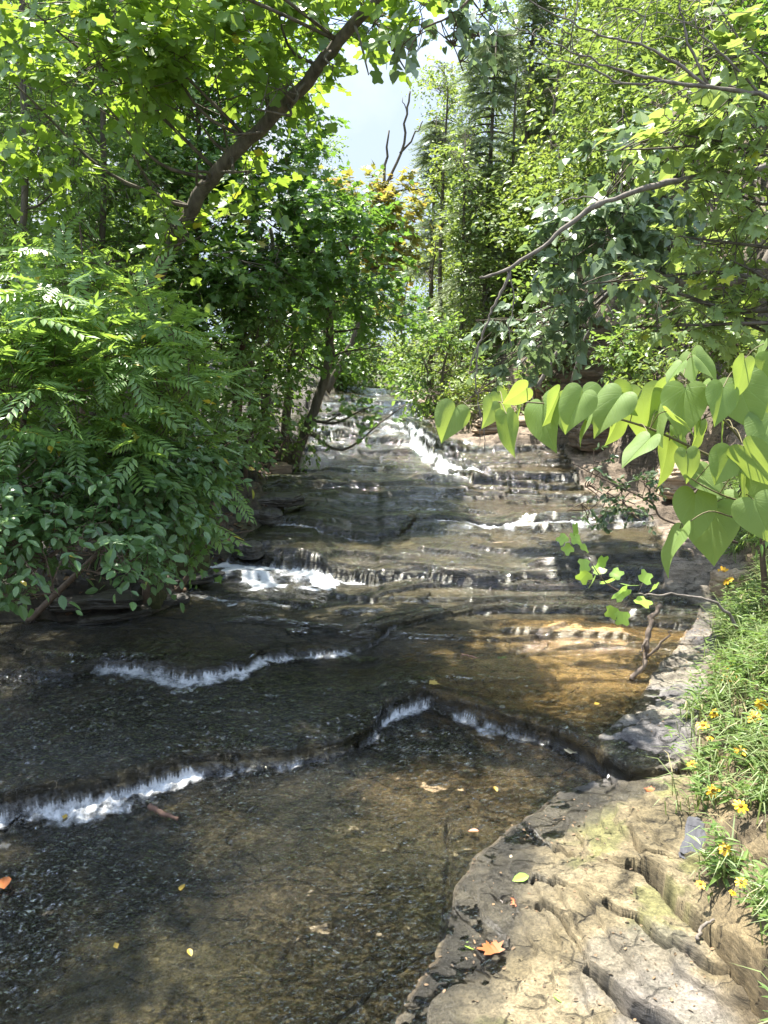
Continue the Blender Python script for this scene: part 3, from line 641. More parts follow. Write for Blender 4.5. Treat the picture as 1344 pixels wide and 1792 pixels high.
M_TWIGL = leaf_mat('leaf_bright_sapling', (0.22, 0.363, 0.055), (0.308, 0.462, 0.088), (0.495, 0.682, 0.066), .42, .4)
M_DARKSH = leaf_mat('leaf_dark_shrub', (0.038, 0.068, 0.03), (0.068, 0.108, 0.043), (0.135, 0.243, 0.054), .30, .45)
M_SYC = leaf_mat('leaf_sycamore', (0.135, 0.176, 0.041), (0.27, 0.243, 0.061), (0.567, 0.513, 0.081), .42, .45, (.36, .17, .04), .12)
M_GRASS = leaf_mat('grass_blade', (0.121, 0.176, 0.055), (0.22, 0.275, 0.11), (0.33, 0.418, 0.11), .35, .5, (.34, .29, .15), .10)
M_HERB = leaf_mat('herb_leaf', (0.101, 0.176, 0.047), (0.189, 0.27, 0.081), (0.378, 0.567, 0.081), .36, .45)
# ------------------------------------------------------------------ left bank: trees, saplings and shrubs
def gz(x, y): return H1(x, y)
def base_at(px, Y):
    p = atY(px, 900, Y); p[0] = min(p[0], float(xL(np.array([Y]))[0])-.12); return np.array([p[0], Y, gz(p[0], Y)-.05])
# the leaning tree whose limb crosses the sky
tr = [base_at(215, 8.2), atY(250, 560, 8.0), atY(325, 385, 7.6), atY(392, 285, 7.3), atY(478, 205, 7.0), atY(548, 130, 6.7), atY(620, 42, 6.4), atY(720, -60, 6.1), atY(800, -170, 5.9)]
lob = [LO(*a) for a in [(430,40,7.3,.75),(300,110,6.8,.7),(345,300,7.0,.3),(420,240,6.6,.22),(300,400,7.2,.35),(500,165,6.5,.15),(345,300,7.0,.3),(420,235,6.6,.24),(470,195,6.4,.2),(395,300,6.8,.22),(300,400,7.2,.35),(520,165,6.5,.16),(190,190,6.9,.7),(350,215,7.1,.6),(250,300,7.0,.55),(560,0,7.1,.6),(655,40,6.0,.26),(690,90,5.9,.13),(640,110,6.0,.10),(120,70,6.8,.8),(250,10,6.8,.7),
       (470,110,7.6,.5),(470,-60,6.8,.7),(730,0,5.8,.16),(430,300,7.6,.5),(330,420,7.4,.45),(60,180,7.2,.7),(575,110,6.2,.22),(380,150,7.6,.5)]]
lob += [(np.array([-2.8, 5.0, 6.3]), .7), (np.array([-3.2, 4.4, 6.2]), .6)]
plant('leaning_tree', 'tulip tree with a bare leaning limb slanting across to the patch of open sky', 'tree', tr, (.078, .032), lob, T_TULIP, 6, .34, .105, M_TULIP, 115, 101, limb_r=.3, gap=-.05, droop=.3, wild=.55)
# dark spreading tree over the water
tr = [base_at(538, 12.0), atY(556, 700, 12.0), atY(578, 600, 11.9), atY(560, 480, 11.6), atY(520, 380, 11.4), atY(500, 280, 11.2)]
lob = [LO(*a) for a in [(350,420,10.4,.75),(450,370,10.6,.85),(500,320,10.8,.6),(500,450,10.2,1.0),(600,430,10.6,.75),(635,520,11,.65),(400,520,10.6,.85),(560,545,11,.75),(680,560,11.4,.5),(300,500,10,.8),(480,560,10.8,.7),(330,340,10.4,.7),(530,240,11,.35),(640,610,11.6,.35),(520,620,11.6,.4),(590,380,10.4,.6),(440,460,9.6,.5)]]
lob += [(atY(625, 722, 11.6), (.34, .25, .12)), (atY(590, 728, 11.8), (.22, .25, .10)), (atY(668, 738, 11.4), (.24, .2, .07))]
plant('spreading_tree', 'dark green tree whose trunk stands at the waterline with a low spray over the falls', 'tree', tr, (.085, .035), lob, T_MAPLE, 6, .36, .10, M_MAPLE_D, 90, 102, limb_r=.3, gap=-.1)
# two slimmer trunks behind it
for px, Y, seed, lab, lo in [(418, 10.6, 103, 'young tree with a sunlit reddish trunk behind the pinnate shrub', [(400,560,10.4,.6),(430,500,10.6,.6),(380,600,10.4,.5),(440,610,10.8,.4),(400,430,10.8,.7)]),
                        (470, 12.4, 104, 'slim dark trunk rising just behind the sunlit reddish trunk', [(470,600,12.2,.6),(500,530,12.4,.8),(450,640,12.2,.4),(480,450,12.6,.9)]),
                        (508, 13.2, 105, 'slim straight tree between the dark trunks and the waterline tree', [(520,590,13,.6),(540,520,13.2,.8),(500,660,13,.35),(560,440,13.4,.9)])]:
    b = base_at(px-6, Y)
    plant('bank_tree', lab, 'tree', [b, atY(px, 650, Y), atY(px+12, 520, Y), atY(px+5, 400, Y)], (.085, .03), [LO(*a) for a in lo], T_OVAL, 5, .3, .095, M_SMALL if seed == 103 else M_MAPLE_D, 120, seed, bark=BARK_RED if seed == 103 else BARK, group='trees on the wooded bank')
# saplings in the upper corner
for i, (px, Y, lo, lab, mat, T) in enumerate([
    (40, 8.4, [(40,120,8.2,.7),(60,250,8.2,.75),(20,380,8.2,.7),(90,340,8.4,.6),(30,30,8.2,.8),(110,180,8.6,.6),(0,480,8.0,.5),(80,440,8,.5)], 'slender sapling with a thin dark stem and narrow leaves at the picture edge', M_SMALL, T_LANCE),
    (178, 9.4, [(180,80,9.2,.8),(150,220,9.2,.8),(220,330,9.4,.8),(160,420,9.2,.7),(250,430,9.4,.6),(200,20,9.2,.9),(120,480,9,.5),(230,480,9.2,.5)], 'sapling with a thin straight dark stem amid small leaves', M_SMALL, T_OVAL),
    (345, 11, [(340,250,10.8,.8),(380,140,11,.9),(300,350,10.8,.7),(420,240,11,.8),(330,60,11,1.),(450,80,11.2,.9),(270,420,10.6,.7)], 'tall young tree seen through the gaps behind the leaning limb', M_MAPLE_D, T_OVAL)]):
    plant('sapling', lab, 'tree', [base_at(px-10, Y), atY(px-4, 500, Y), atY(px+4, 300, Y), atY(px-2, 60, Y), atY(px+6, -150, Y)], (.045, .02), [LO(*a) for a in lo], T, 6, .3, .09, mat, 130, 110+i, group='saplings on the wooded bank', gap=-.1)
def ebase(px, Y): return base_at(px, Y)
# shrubs with pinnate leaves
def pinnate(lab, px, Y, lo, seed, per=34, size=.34):
    b = ebase(px, Y); c = np.mean([l[0] for l in lo], 0)
    plant('pinnate_shrub', lab, 'shrub', [b, (b+c)/2+[.05, 0, .1], c], (.035, .015), lo, T_PINNATE, 4, .30, size, M_WALNUT, per, seed, TWIG, 'pinnate shrubs on the near bank', stem='stems', leafname='foliage', up=.5, droop=.3, upb=1.3, wild=.38, gap=-.5, side=.9, limb_r=.6)
pinnate('broad sunlit shrub of long pinnate leaves arching above the dark oval shrub', 250, 6.3, [LO(*a) for a in [(260,640,5.9,.55),(315,620,6.1,.45),(180,620,5.9,.5),(300,720,5.7,.5),(315,700,6.2,.38),(220,740,5.7,.45),(285,790,5.9,.38),(335,790,6.2,.28)]], 120)
pinnate('pinnate shrub crowding the picture edge below the thin sapling stem', 20, 5.8, [LO(*a) for a in [(60,620,5.3,.5),(10,560,5.4,.45),(110,690,5.3,.48),(30,720,5.2,.45),(140,780,5.4,.4),(-40,660,5.2,.5)]], 121)
pinnate('taller pinnate shrub rising behind with a drooping yellow-green leaf', 120, 7.0, [LO(*a) for a in [(110,470,6.8,.5),(190,460,6.9,.4),(60,530,6.7,.45),(160,550,6.7,.4),(140,400,7,.3),(250,560,6.8,.35)]], 122)
# shrubs with dark oval leaves
def oval(lab, px, Y, lo, seed, T=T_OVAL, size=.085, mat=M_OVAL, per=260, group='oval-leaved shrubs on the near bank', name='oval_leaf_shrub', K=6, **kw):
    b = ebase(px, Y); c = np.mean([l[0] for l in lo], 0)
    plant(name, lab, 'shrub', [b, (b+c)/2, c], (.03, .012), lo, T, K, .24, size, mat, per, seed, TWIG, group, stem='stems', leafname='foliage', droop=.5, gap=kw.pop('gap', -.35), twig_r=.003, **kw)
oval('dark oval-leaved shrub drooping to the water at the lower picture edge', 60, 5.2, [LO(*a) for a in [(50,870,4.9,.40),(130,880,5.0,.36),(40,960,4.7,.34),(120,960,4.8,.30),(-30,900,4.7,.4),(60,1020,4.6,.2),(170,940,4.9,.26),(15,1010,4.55,.24),(90,1030,4.6,.22),(160,1000,4.75,.2),(200,960,4.9,.24),(230,1000,4.95,.15)]], 130)
oval('oval-leaved shrub between the pinnate leaves and the mossy boulder', 240, 5.9, [LO(*a) for a in [(230,860,5.5,.36),(310,850,5.8,.34),(200,800,5.5,.34),(270,910,5.4,.22),(345,830,6.2,.28),(375,800,6.6,.18),(280,800,5.8,.38),(350,880,6.0,.22)]], 131)
oval('low bush of toothed leaves overhanging the little rapid', 395, 6.7, [LO(*a) for a in [(400,905,6.6,.22),(430,930,6.6,.15),(360,900,6.5,.22),(385,935,6.5,.14),(340,930,6.4,.14)]], 132, T_MAPLE, .075, M_MAPLE_D, 420, None, 'low_bush')
oval('small bush at the foot of the waterline tree', 505, 11.2, [LO(*a) for a in [(505,765,11,.32),(480,780,10.9,.28),(520,790,11.2,.22),(475,720,11.2,.3),(540,760,11.6,.2)]], 133, T_OVAL, .085, M_SMALL, 200, None, 'low_bush')
oval('vine-hung bush of pale small leaves around the reddish trunk', 430, 9.6, [LO(*a) for a in [(440,640,9.4,.34),(425,700,9.2,.34),(460,700,9.6,.3),(440,760,9.0,.30),(410,760,8.6,.3),(450,590,9.8,.3)]], 134, T_OVAL, .085, M_SMALL, 130, None, 'vine_bush')

# wooded mass behind the left bank, one body of leaves
def wood(name, label, lobes, T, size, mat, per, seed, ln=.5, K=5, gap=-.2, gapf=.9, **kw):
    rs = np.random.RandomState(seed); P, D = twigs_in(rs, lobes, per, ln, .5, .2, gapf, gap, .3)
    mb = MB(); leaves_on(mb, rs, P, D, T, K, ln, size, .9, .3, .8, wild=.6)
    return tag(mb.build(name, mat, origin=tuple(lobes[0][0])), label, None, None, 'stuff')
rs = np.random.RandomState(9); lob = []
for i in range(300):
    x, y = rs.uniform(-17, -3.4), rs.uniform(10, 26)
    if x > -.19*y-1.2: x = -.19*y-1.2-rs.uniform(0, 2)
    g0 = gz(x, y); z = g0+rs.uniform(.3, 11)
    lob.append((np.array([x, y, z]), rs.uniform(.8, 1.6)))
for i in range(110):
    y = rs.uniform(8, 24); x = min(-2.9-rs.uniform(0, 9), -.16*y-1.3-rs.uniform(0, 6)); lob.append((np.array([x, y, gz(x, y)+rs.uniform(.05, .8)]), rs.uniform(.5, .9)))
for i in range(80):
    y = rs.uniform(8.5, 18); x = float(xL(np.array([y]))[0])-.55-rs.uniform(0, 2.2); lob.append((np.array([x, y, gz(x, y)+rs.uniform(.15, 1.7)]), rs.uniform(.35, .6)))
for i in range(24):
    y = rs.uniform(19.5, 30); x = rs.uniform(-3, 3); lob.append((np.array([x, y, gz(x, y)+rs.uniform(.1, .7)]), rs.uniform(.5, .9)))
wood('woodland', 'woods behind the saplings of the near bank', lob, T_DIA, .15, M_SMALL, 45, 201)
# far trees round the head of the falls
def far_tree(name, lab, px, Y, top, half, bot, seed, mat, T=T_DIA, size=.14, group=None, dens=85, bark=BARK, cx=0, gap=-.2):
    rs = np.random.RandomState(seed); b = atY(px, 690, Y); b[2] = gz(b[0], Y)-.1
    zt = atY(px, top, Y)[2]; zb = atY(px, bot, Y)[2]; hw = half*Y/FPX; lob = []
    nz = max(3, int((zt-zb)/(hw*.75)))
    for k in range(nz):
        t = (k+.5)/nz; w = hw*(1-.75*abs(t-.45)**1.4)
        for q in range(3):
            a = rs.uniform(0, 6.28); rr = w*rs.uniform(.2, .75)
            lob.append((np.array([b[0]+cx*t+rr*math.cos(a), Y+rr*math.sin(a), zb+(zt-zb)*t+rs.normal()*.1*hw]), (w*.55, w*.55, w*.45)))
    t_ = np.array([b[0], Y, zt-.15*(zt-zb)])
    return plant(name, lab, 'tree', [b, (b+t_)/2+[cx*.3+.1*rs.normal(), 0, 0], t_+[cx, 0, 0]], (.02+.007*(zt-b[2]), .02), lob, T, 5, .45, size, mat, dens, seed, bark, group, gapf=1.3, gap=gap, twig_frac=.15 if Y < 24 else 0., wild=.6)
G = 'trees around the head of the falls'
far_tree('broadleaf_tree', 'round leafy tree standing straight above the head of the falls', 640, 25, 470, 75, 660, 301, M_HILL, group=G)
far_tree('broadleaf_tree', 'low bushy tree just beyond the lip of the falls', 600, 21, 560, 65, 680, 302, M_MAPLE_D, group=G)
far_tree('broadleaf_tree', 'pale green tree beyond the falls under the dead snag', 715, 27, 440, 70, 660, 303, M_HILL_Y, group=G)
far_tree('broadleaf_tree', 'bushy tree overhanging the white chute from the far bank', 790, 15.2, 560, 70, 715, 304, M_SMALL, T_OVAL, .12, G, 100)
far_tree('broadleaf_tree', 'dark leafy tree beyond the falls beside the waterline tree', 545, 24, 420, 80, 690, 305, M_SMALL, group=G)
far_tree('broadleaf_tree', 'small tree leaning over the top of the white chute', 735, 16.5, 600, 42, 705, 306, M_MAPLE_D, T_OVAL, .12, G, 100)
far_tree('broadleaf_tree', 'tall leafy tree whose top touches the lower left of the open sky', 560, 30, 230, 60, 640, 307, M_SMALL, group=G)
far_tree('broadleaf_tree', 'distant tree closing the valley under the open sky', 690, 44, 440, 80, 650, 308, M_HILL, T_DIA, .22, G, 40)
far_tree('broadleaf_tree', 'distant tree closing the valley behind the round leafy tree', 620, 42, 480, 90, 650, 309, M_HILL, T_DIA, .22, G, 40)
# yellowing sycamore with two dead tops
b = base_at(655, 18.0)
def deadtops(tb, rs):
    for pts, r0 in ([(606,430),(640,395),(668,350),(676,325),(700,268),(712,200),(718,160)], .05), ([(700,268),(722,240),(740,212)], .028), ([(668,350),(673,290),(681,228)], .045), ([(712,200),(705,170)], .015), ([(612,470),(632,410),(660,345)], .06), ([(660,345),(700,335),(745,330)], .03):
        q = smooth_path([atY(a, c, 18.0) for a, c in pts], 4, .02, rs); tube(tb, q, np.linspace(r0, r0*.4, len(q)), 6)
plant('sycamore', 'yellowing brown-tinged tree with two bare dead tops against the open sky', 'tree', [b, atY(630, 560, 18), atY(612, 470, 18), atY(600, 380, 18)], (.09, .05), [LO(*a) for a in [(660,370,17.8,.55),(630,350,18,.5),(690,340,18,.4),(650,420,18,.6),(600,330,18,.4),(700,390,18.2,.5),(660,480,18,.7),(690,450,18,.5)]], T_MAPLE, 5, .4, .17, M_SYC, 75, 310, BARK, extra=deadtops, gap=-.1)
# thin bare vine stems hanging against the sky from the leaning tree

# brown leaf litter on the shaded bank
rs = np.random.RandomState(91); yy = rs.uniform(3.6, 12, 2600); xx = xL(yy)-.04-rs.uniform(0, 1, 2600)**1.5*1.6; zz = heights(xx, yy, True)[0]
lb = MB(); scatter(lb, T_OVAL, np.c_[xx, yy, zz+.006], np.c_[rs.normal(size=(2600, 2)), rs.normal(size=2600)*.2], UP+rs.normal(size=(2600, 3))*.35, rs.uniform(.03, .08, 2600))
tag(lb.build('leaf_litter', leaf_mat('litter', (.05, .03, .017), (.20, .12, .06), (.15, .08, .03), .1, .7)), 'fallen brown leaves on the shaded bank', None, None, 'stuff')
# ------------------------------------------------------------------ right bank: hillside trees, conifers, redbud, maple
def conifer(lab, px, Y, top, seed, half, bot, mat=M_CONIF):
    rs = np.random.RandomState(seed); b = atY(px, 700, Y); b[2] = gz(b[0], Y)-.1
    zt = atY(px, top, Y)[2]; zb = atY(px, bot, Y)[2]; hw = half*Y/FPX
    root = empty('conifer', tuple(b)); tag(root, lab, 'tree', 'conifers on the steep slope')
    tb = MB(); tube(tb, [b, [b[0], Y, (b[2]+zt)/2], [b[0]+.1, Y, zt]], [.09, .06, .015], 8)
    P, D = [], []
    n = int((zt-zb)/.16)
    for k in range(n):
        t = k/n; z = zb+(zt-zb)*t; R = hw*(1-t)**.7*rs.uniform(.75, 1.2)+.15
        for q in range(3):
            a = rs.uniform(0, 6.28); d = np.array([math.cos(a), math.sin(a), 0]); L_ = R*rs.uniform(.6, 1.1)
            pts = np.array([[b[0], Y, z]+d*L_*s+[0, 0, .10*L_*s-.35*L_*s*s] for s in np.linspace(0, 1, 6)])
            tube(tb, pts, np.linspace(.022, .005, 6), 4, cap=False)
            for s in np.linspace(.25, 1, max(4, int(L_*6))):
                p = np.array([b[0], Y, z])+d*L_*s+[0, 0, .10*L_*s-.35*L_*s*s]
                for w in (-1, 1, 0):
                    dd = d*(.6 if w else 1)+w*np.cross(d, UP)*.8+rs.normal(size=3)*.2-UP*.25
                    P.append(p); D.append(dd)
    tb.build('trunk', BARK, root, smooth=True)
    P, D = np.array(P), np.array(D); m = n3(P, 1.3) > -.75; P, D = P[m], D[m]
    lb = MB(); scatter(lb, T_NEEDLE, P, D, UP+rs.normal(size=P.shape)*.35, .50*rs.uniform(.7, 1.2, len(P))); lb.build('crown', mat, root)
conifer('feathery grey-green conifer bordering the open sky', 845, 19, 40, 401, 85, 560)
conifer('feathery conifer highest up the slope with dead twigs inside', 905, 20.5, -60, 402, 95, 520)
conifer('small feathery conifer poking into the open sky behind the tallest one', 752, 23, 200, 403, 34, 470)
G = 'broadleaf trees on the steep slope'
for i, (px, Y, top, half, bot, mat, lab) in enumerate([
    (805, 17.8, 210, 48, 520, M_HILL, 'leafy tree wrapped round the foot of the conifer bordering the open sky'),
    (885, 18.6, 90, 55, 430, M_HILL_Y, 'light green tree wedged between the two tall conifers'),
    (960, 18.5, -40, 70, 330, M_HILL, 'leafy tree hiding the slope side of the highest conifer'),
    (775, 20, 110, 30, 420, M_HILL_Y, 'thin light green tree on the very edge of the open sky'),
    (760, 21, 380, 75, 640, M_HILL_Y, 'light green tree at the foot of the slope beside the valley gap'),
    (850, 17.5, 470, 80, 670, M_HILL, 'leafy tree at the foot of the slope behind the hanging dead branch'),
    (960, 17, 200, 85, 560, M_HILL_Y, 'yellow-green tree beside the feathery conifer with dead twigs'),
    (1060, 15.5, 60, 110, 470, M_HILL, 'leafy tree on the slope behind the dead forked limb'),
    (850, 26, 20, 90, 420, M_HILL, 'tree on the upper slope between the two big conifers'),
    (1010, 21, -120, 110, 300, M_HILL_Y, 'light green tree on the upper slope under the bare twigs'),
    (1180, 15, -80, 130, 380, M_HILL, 'dense tree on the slope behind the pale bare twigs'),
    (1310, 13.5, -160, 140, 460, M_MAPLE_D, 'dark shaded tree on the slope at the picture edge'),
    (770, 31, 120, 60, 500, M_HILL, 'tree beyond the conifers whose edge meets the open sky'),
    (1130, 12.5, 400, 80, 620, M_SMALL, 'young tree above the layered rock outcrop'),
    (1270, 11.5, 380, 100, 640, M_HILL, 'twiggy young tree on the slope above the big heart-shaped leaves'),
    (940, 14.5, 480, 70, 670, M_SMALL, 'dark young tree between the outcrop and the hanging dead branch')]):
    far_tree('broadleaf_tree', lab, px, Y, top, half, bot, 420+i, mat, T_OVAL if Y < 16 else T_DIA, .11 if Y < 16 else .13, G, 90 if Y < 18 else 75)
rs = np.random.RandomState(19); lob = []
for i in range(720):
    y = rs.uniform(9.5, 42); x = float(xG(np.array([y]))[0])+.9+rs.uniform(0, 1)**.8*17
    lob.append((np.array([x, y, gz(x, y)+rs.uniform(0, 4.6)]), rs.uniform(.7, 1.5)))
wood('hillside_wood', 'leafy undergrowth and trees covering the steep slope', lob, T_DIA, .14, M_HILL, 50, 202)
# undergrowth fringe along the foot of the slope and the cliff
G = 'bushes along the foot of the slope'
for i, (px, py, Y, r, mat, lab) in enumerate([(860,690,14.2,.5,M_HILL_Y,'sunlit bush beside the hanging dead branch above the tan bank'),(930,650,12.8,.45,M_SMALL,'bush growing just before the layered rock outcrop'),(1080,620,11.6,.5,M_SMALL,'bush on top of the layered rock outcrop'),
    (1180,610,10.2,.55,M_HILL,'fine-leaved bush behind the heart-shaped leaves'),(1290,600,9.4,.6,M_HILL,'fine-leaved bush at the picture edge behind the heart-shaped leaves'),(1000,570,12.6,.5,M_REDBUD,'grey-green bush over the dark hollow under the redbud'),(1330,880,5.2,.30,M_HERB,'narrow-leaved bush behind the lowest heart-shaped leaves'),(800,650,16,.45,M_HILL,'low bush beside the chute')]):
    c = atY(px, py, Y); b = np.array([c[0]+.2, Y+.1, gz(c[0]+.2, Y+.1)-.05]); rs = np.random.RandomState(500+i)
    lo = [(c+rs.normal(size=3)*r*.6*[1, .7, .5], r*rs.uniform(.5, .8)) for _ in range(5)]
    if b[2] > c[2]-.1: b[2] = c[2]-.2
    plant('bush', lab, 'shrub', [b, (b+c)/2, c], (.03, .012), lo, T_LANCE if i == 6 else T_OVAL, 6, .25, .09 if Y > 8 else .085, mat, 160, 500+i, TWIG, G, stem='stems', leafname='foliage', droop=.35)
# redbud tree leaning out over the creek, grey-green heart leaves, dead limb
Yr = 8.2
def rb_extra(tb, rs): pass
b = np.array([4.9, 8.6, gz(4.9, 8.6)-.1])
tr = [b, atY(1400, 400, 8.5), atY(1330, 470, 8.4), atY(1230, 500, 8.3), atY(1110, 470, 8.2)]
lob = [LO(*a) for a in [(1080,330,8.2,.36),(1000,400,8.2,.38),(1070,420,8.0,.42),(960,460,8.2,.36),(1040,490,8.1,.40),(960,540,8.2,.36),(900,560,8.2,.28),(1120,380,8.4,.42),(1010,560,8.3,.30),(890,620,8.2,.22),(930,600,8.1,.24),(1130,460,8.3,.4),(1190,330,8.4,.4),(1090,260,8.3,.32),(1180,420,8.4,.4),(870,660,8.3,.16)]]
plant('redbud_tree', 'redbud leaning out with hanging grey-green heart-shaped leaves and seed pods', 'tree', tr, (.09, .035), lob, T_HEART, 6, .26, .115, M_REDBUD, 62, 430, BARK, droop=.7, upb=.55, wild=.5, gap=-.35, limb_r=.3)
def dead_thing(name, lab, cat, paths, mat=DEAD, seed=1, sides=7, wob=.006, group=None, part=None):
    rs = np.random.RandomState(seed); mb = MB()
    for pts, r0, r1 in paths:
        q = smooth_path(pts, 5, wob, rs); tube(mb, q, np.linspace(r0, r1, len(q))*(1+.12*rs.normal(size=len(q))), sides)
    o = mb.build(name, mat, smooth=True, origin=tuple(paths[0][0][0])); return tag(o, lab, cat, group)
A = lambda Y, pts: [atY(a, c, Y+(d[0] if d else 0)) for a, c, *d in pts]
dead_thing('dead_limb', 'long bare grey limb forking downward in front of the redbud leaves', 'dead branch', [
    (A(6.3, [(1420,280,.3),(1344,292,.2),(1240,308),(1150,325),(1060,352),(1005,385),(950,432),(890,470),(840,486)]), .032, .011),
    (A(6.3, [(893,470),(880,505),(862,540),(850,570),(838,600),(825,640)]), .014, .006), (A(6.3, [(893,475),(898,530),(890,570),(895,610)]), .007, .003),
    (A(6.3, [(838,600),(832,650),(836,700),(845,740),(848,790)]), .007, .003), (A(6.3, [(836,700),(842,740),(838,780)]), .004, .002), (A(6.3, [(1060,352),(1010,345),(960,370)]), .007, .003)], seed=2)
dead_thing('fallen_branch', 'tangle of bare grey branches leaning against the slope over the dark hollow', 'dead branch', [
    (A(10.5, [(940,680),(985,600),(1030,550),(1070,505),(1120,470)]), .03, .01), (A(10.5, [(975,610),(1000,580),(1060,520)]), .02, .008), (A(10.4, [(1050,500),(1065,540),(1090,572),(1130,580)]), .014, .005),
    (A(10.6, [(1000,670),(1020,600),(1050,540)]), .016, .006), (A(10.4, [(910,640),(960,590),(1010,560)]), .012, .004), (A(10.5, [(985,600),(940,590),(915,610)]), .008, .003)], seed=3)
# bare pale twigs fanning out high up
rs = np.random.RandomState(44); paths = [(A(5.9, [(1420,190),(1330,165),(1240,152),(1160,142),(1080,120),(1000,90),(930,60)]), .020, .003), (A(5.9, [(1240,152),(1180,110),(1120,80),(1050,60),(960,20),(890,-20)]), .013, .003),
   (A(5.9, [(1160,142),(1090,145),(1020,115),(960,100),(905,60)]), .010, .002), (A(5.9, [(1240,150),(1200,60),(1190,0),(1195,-60)]), .011, .004), (A(5.9, [(1330,165),(1260,90),(1220,50),(1225,0)]), .010, .003), (A(5.9, [(1120,80),(1130,30),(1150,-30)]), .006, .002), (A(5.9, [(1020,115),(1000,60),(1010,0)]), .005, .002), (A(5.9, [(1344,120),(1290,60),(1250,0)]), .008, .003)]
for k in range(46):
    src = paths[rs.randint(0, 8)][0]; p = src[rs.randint(1, len(src))]; a = rs.uniform(0, 6.28); L_ = rs.uniform(.2, .6)
    d = np.array([math.cos(a)*.8-.35, rs.normal()*.35, math.sin(a)*.7+.1]); paths.append(([p, p+d*L_*.5+rs.normal(size=3)*.04, p+d*L_+rs.normal(size=3)*.07], .0042, .0018))
dead_thing('bare_branch', 'dead bare branch with a fan of fine pale twigs high on the slope side', 'dead branch', paths, seed=5, sides=5)
# light green maple sprays reaching in from the edge
b = np.array([4.6, 5.6, gz(4.6, 5.6)-.1])
lob = [(np.asarray(atY(a, c, Y)), (r, r*.9, r*.42)) for a, c, Y, r in [(1330,270,6.0,.36),(1260,320,6.2,.34),(1340,380,6.0,.34),(1240,420,6.3,.30),(1180,510,6.4,.28),(1110,490,6.5,.20),(1250,540,6.3,.30),(1320,560,6.1,.32),(1180,570,6.3,.22),(1300,190,6.0,.30),(1220,240,6.2,.26),(1310,470,6.1,.30),(1150,260,6.4,.2),(1290,100,6,.2)]]
plant('light_maple', 'pale green maple sprays reaching in over the heart-shaped leaves', 'tree', [b, atY(1480, 600, 5.8), atY(1450, 420, 5.9), atY(1400, 250, 6.0), atY(1370, 80, 6)], (.08, .03), lob, T_MAPLE, 6, .24, .105, M_MAPLE_L, 105, 440, BARK, limb_r=.3, up=.05, droop=.35, gap=-.3, upb=1.3, wild=.35)
# catalpa-like big leaves near the top edge
b = np.array([5.4, 6.6, gz(5.4, 6.6)-.1])
lob = [LO(*a) for a in [(1230,100,6.3,.3),(1270,90,6.4,.25),(1190,160,6.5,.26),(1140,240,6.6,.3),(1200,210,6.5,.28),(1100,300,6.8,.25)]]
plant('broad_leaved_sapling', 'sapling with large rounded leaves under the bare twigs', 'tree', [b, atY(1500, 330, 6.6), atY(1380, 200, 6.5), atY(1240, 140, 6.4)], (.05, .015), lob, T_HEART, 4, .28, .15, M_MAPLE_L, 32, 441, BARK, droop=.35)
# dangling leafy vine tips above the sky patch
lob = [LO(*a) for a in [(735,60,5.6,.16),(770,30,5.7,.2),(720,95,5.6,.12),(790,75,5.8,.16),(830,60,5.9,.15),(805,110,5.9,.1),(840,20,6,.2)]]
plant('hanging_vine', 'vine of pale grey-green leaves dangling at the top of the open sky', 'vine', [atY(860, -160, 6), atY(840, -40, 5.9), atY(800, 20, 5.8), atY(740, 50, 5.7)], (.012, .006), lob, T_HEART, 5, .16, .075, M_REDBUD, 110, 442, TWIG, droop=.9, upb=.3, stem='stems', leafname='foliage', gap=-.4)
# ------------------------------------------------------------------ the near redbud branch with big heart-shaped leaves
def big_heart(bend=.18, fold=.25, n=13):
    h = np.array([(0, 0), (.07, -.085), (.20, -.135), (.34, -.105), (.45, .0), (.50, .15), (.475, .33), (.38, .53), (.24, .72), (.10, .88), (.02, .98), (0, 1.0)])
    q = smooth_path(np.c_[h, np.zeros(len(h))], 2)[:, :2]; m = len(q)
    mid = np.c_[np.zeros(m), np.interp(np.arange(m), np.arange(m), np.clip(q[:, 1]*.95+.02, 0.0, 1))]
    V, A, F = [], [], []
    for s in (1, -1):
        base = len(V)
        for k in range(6):
            f = k/5
            for i in range(m):
                x, y = mid[i]*(1-f)+q[i]*f; x *= s
                z = fold*abs(x)-fold*.9*x*x*2-bend*y*y+.022*math.sin(9*y+5*abs(x))*abs(x)*2
                V.append((x, y, z)); A.append((x, y))
        g = np.arange(6*m).reshape(6, m)+base
        f4 = np.stack([g[:-1, :-1], g[1:, :-1], g[1:, 1:], g[:-1, 1:]], -1).reshape(-1, 4)
        F.append(f4 if s > 0 else f4[:, ::-1])
    return np.array(V), [np.vstack(F)], np.array(A)
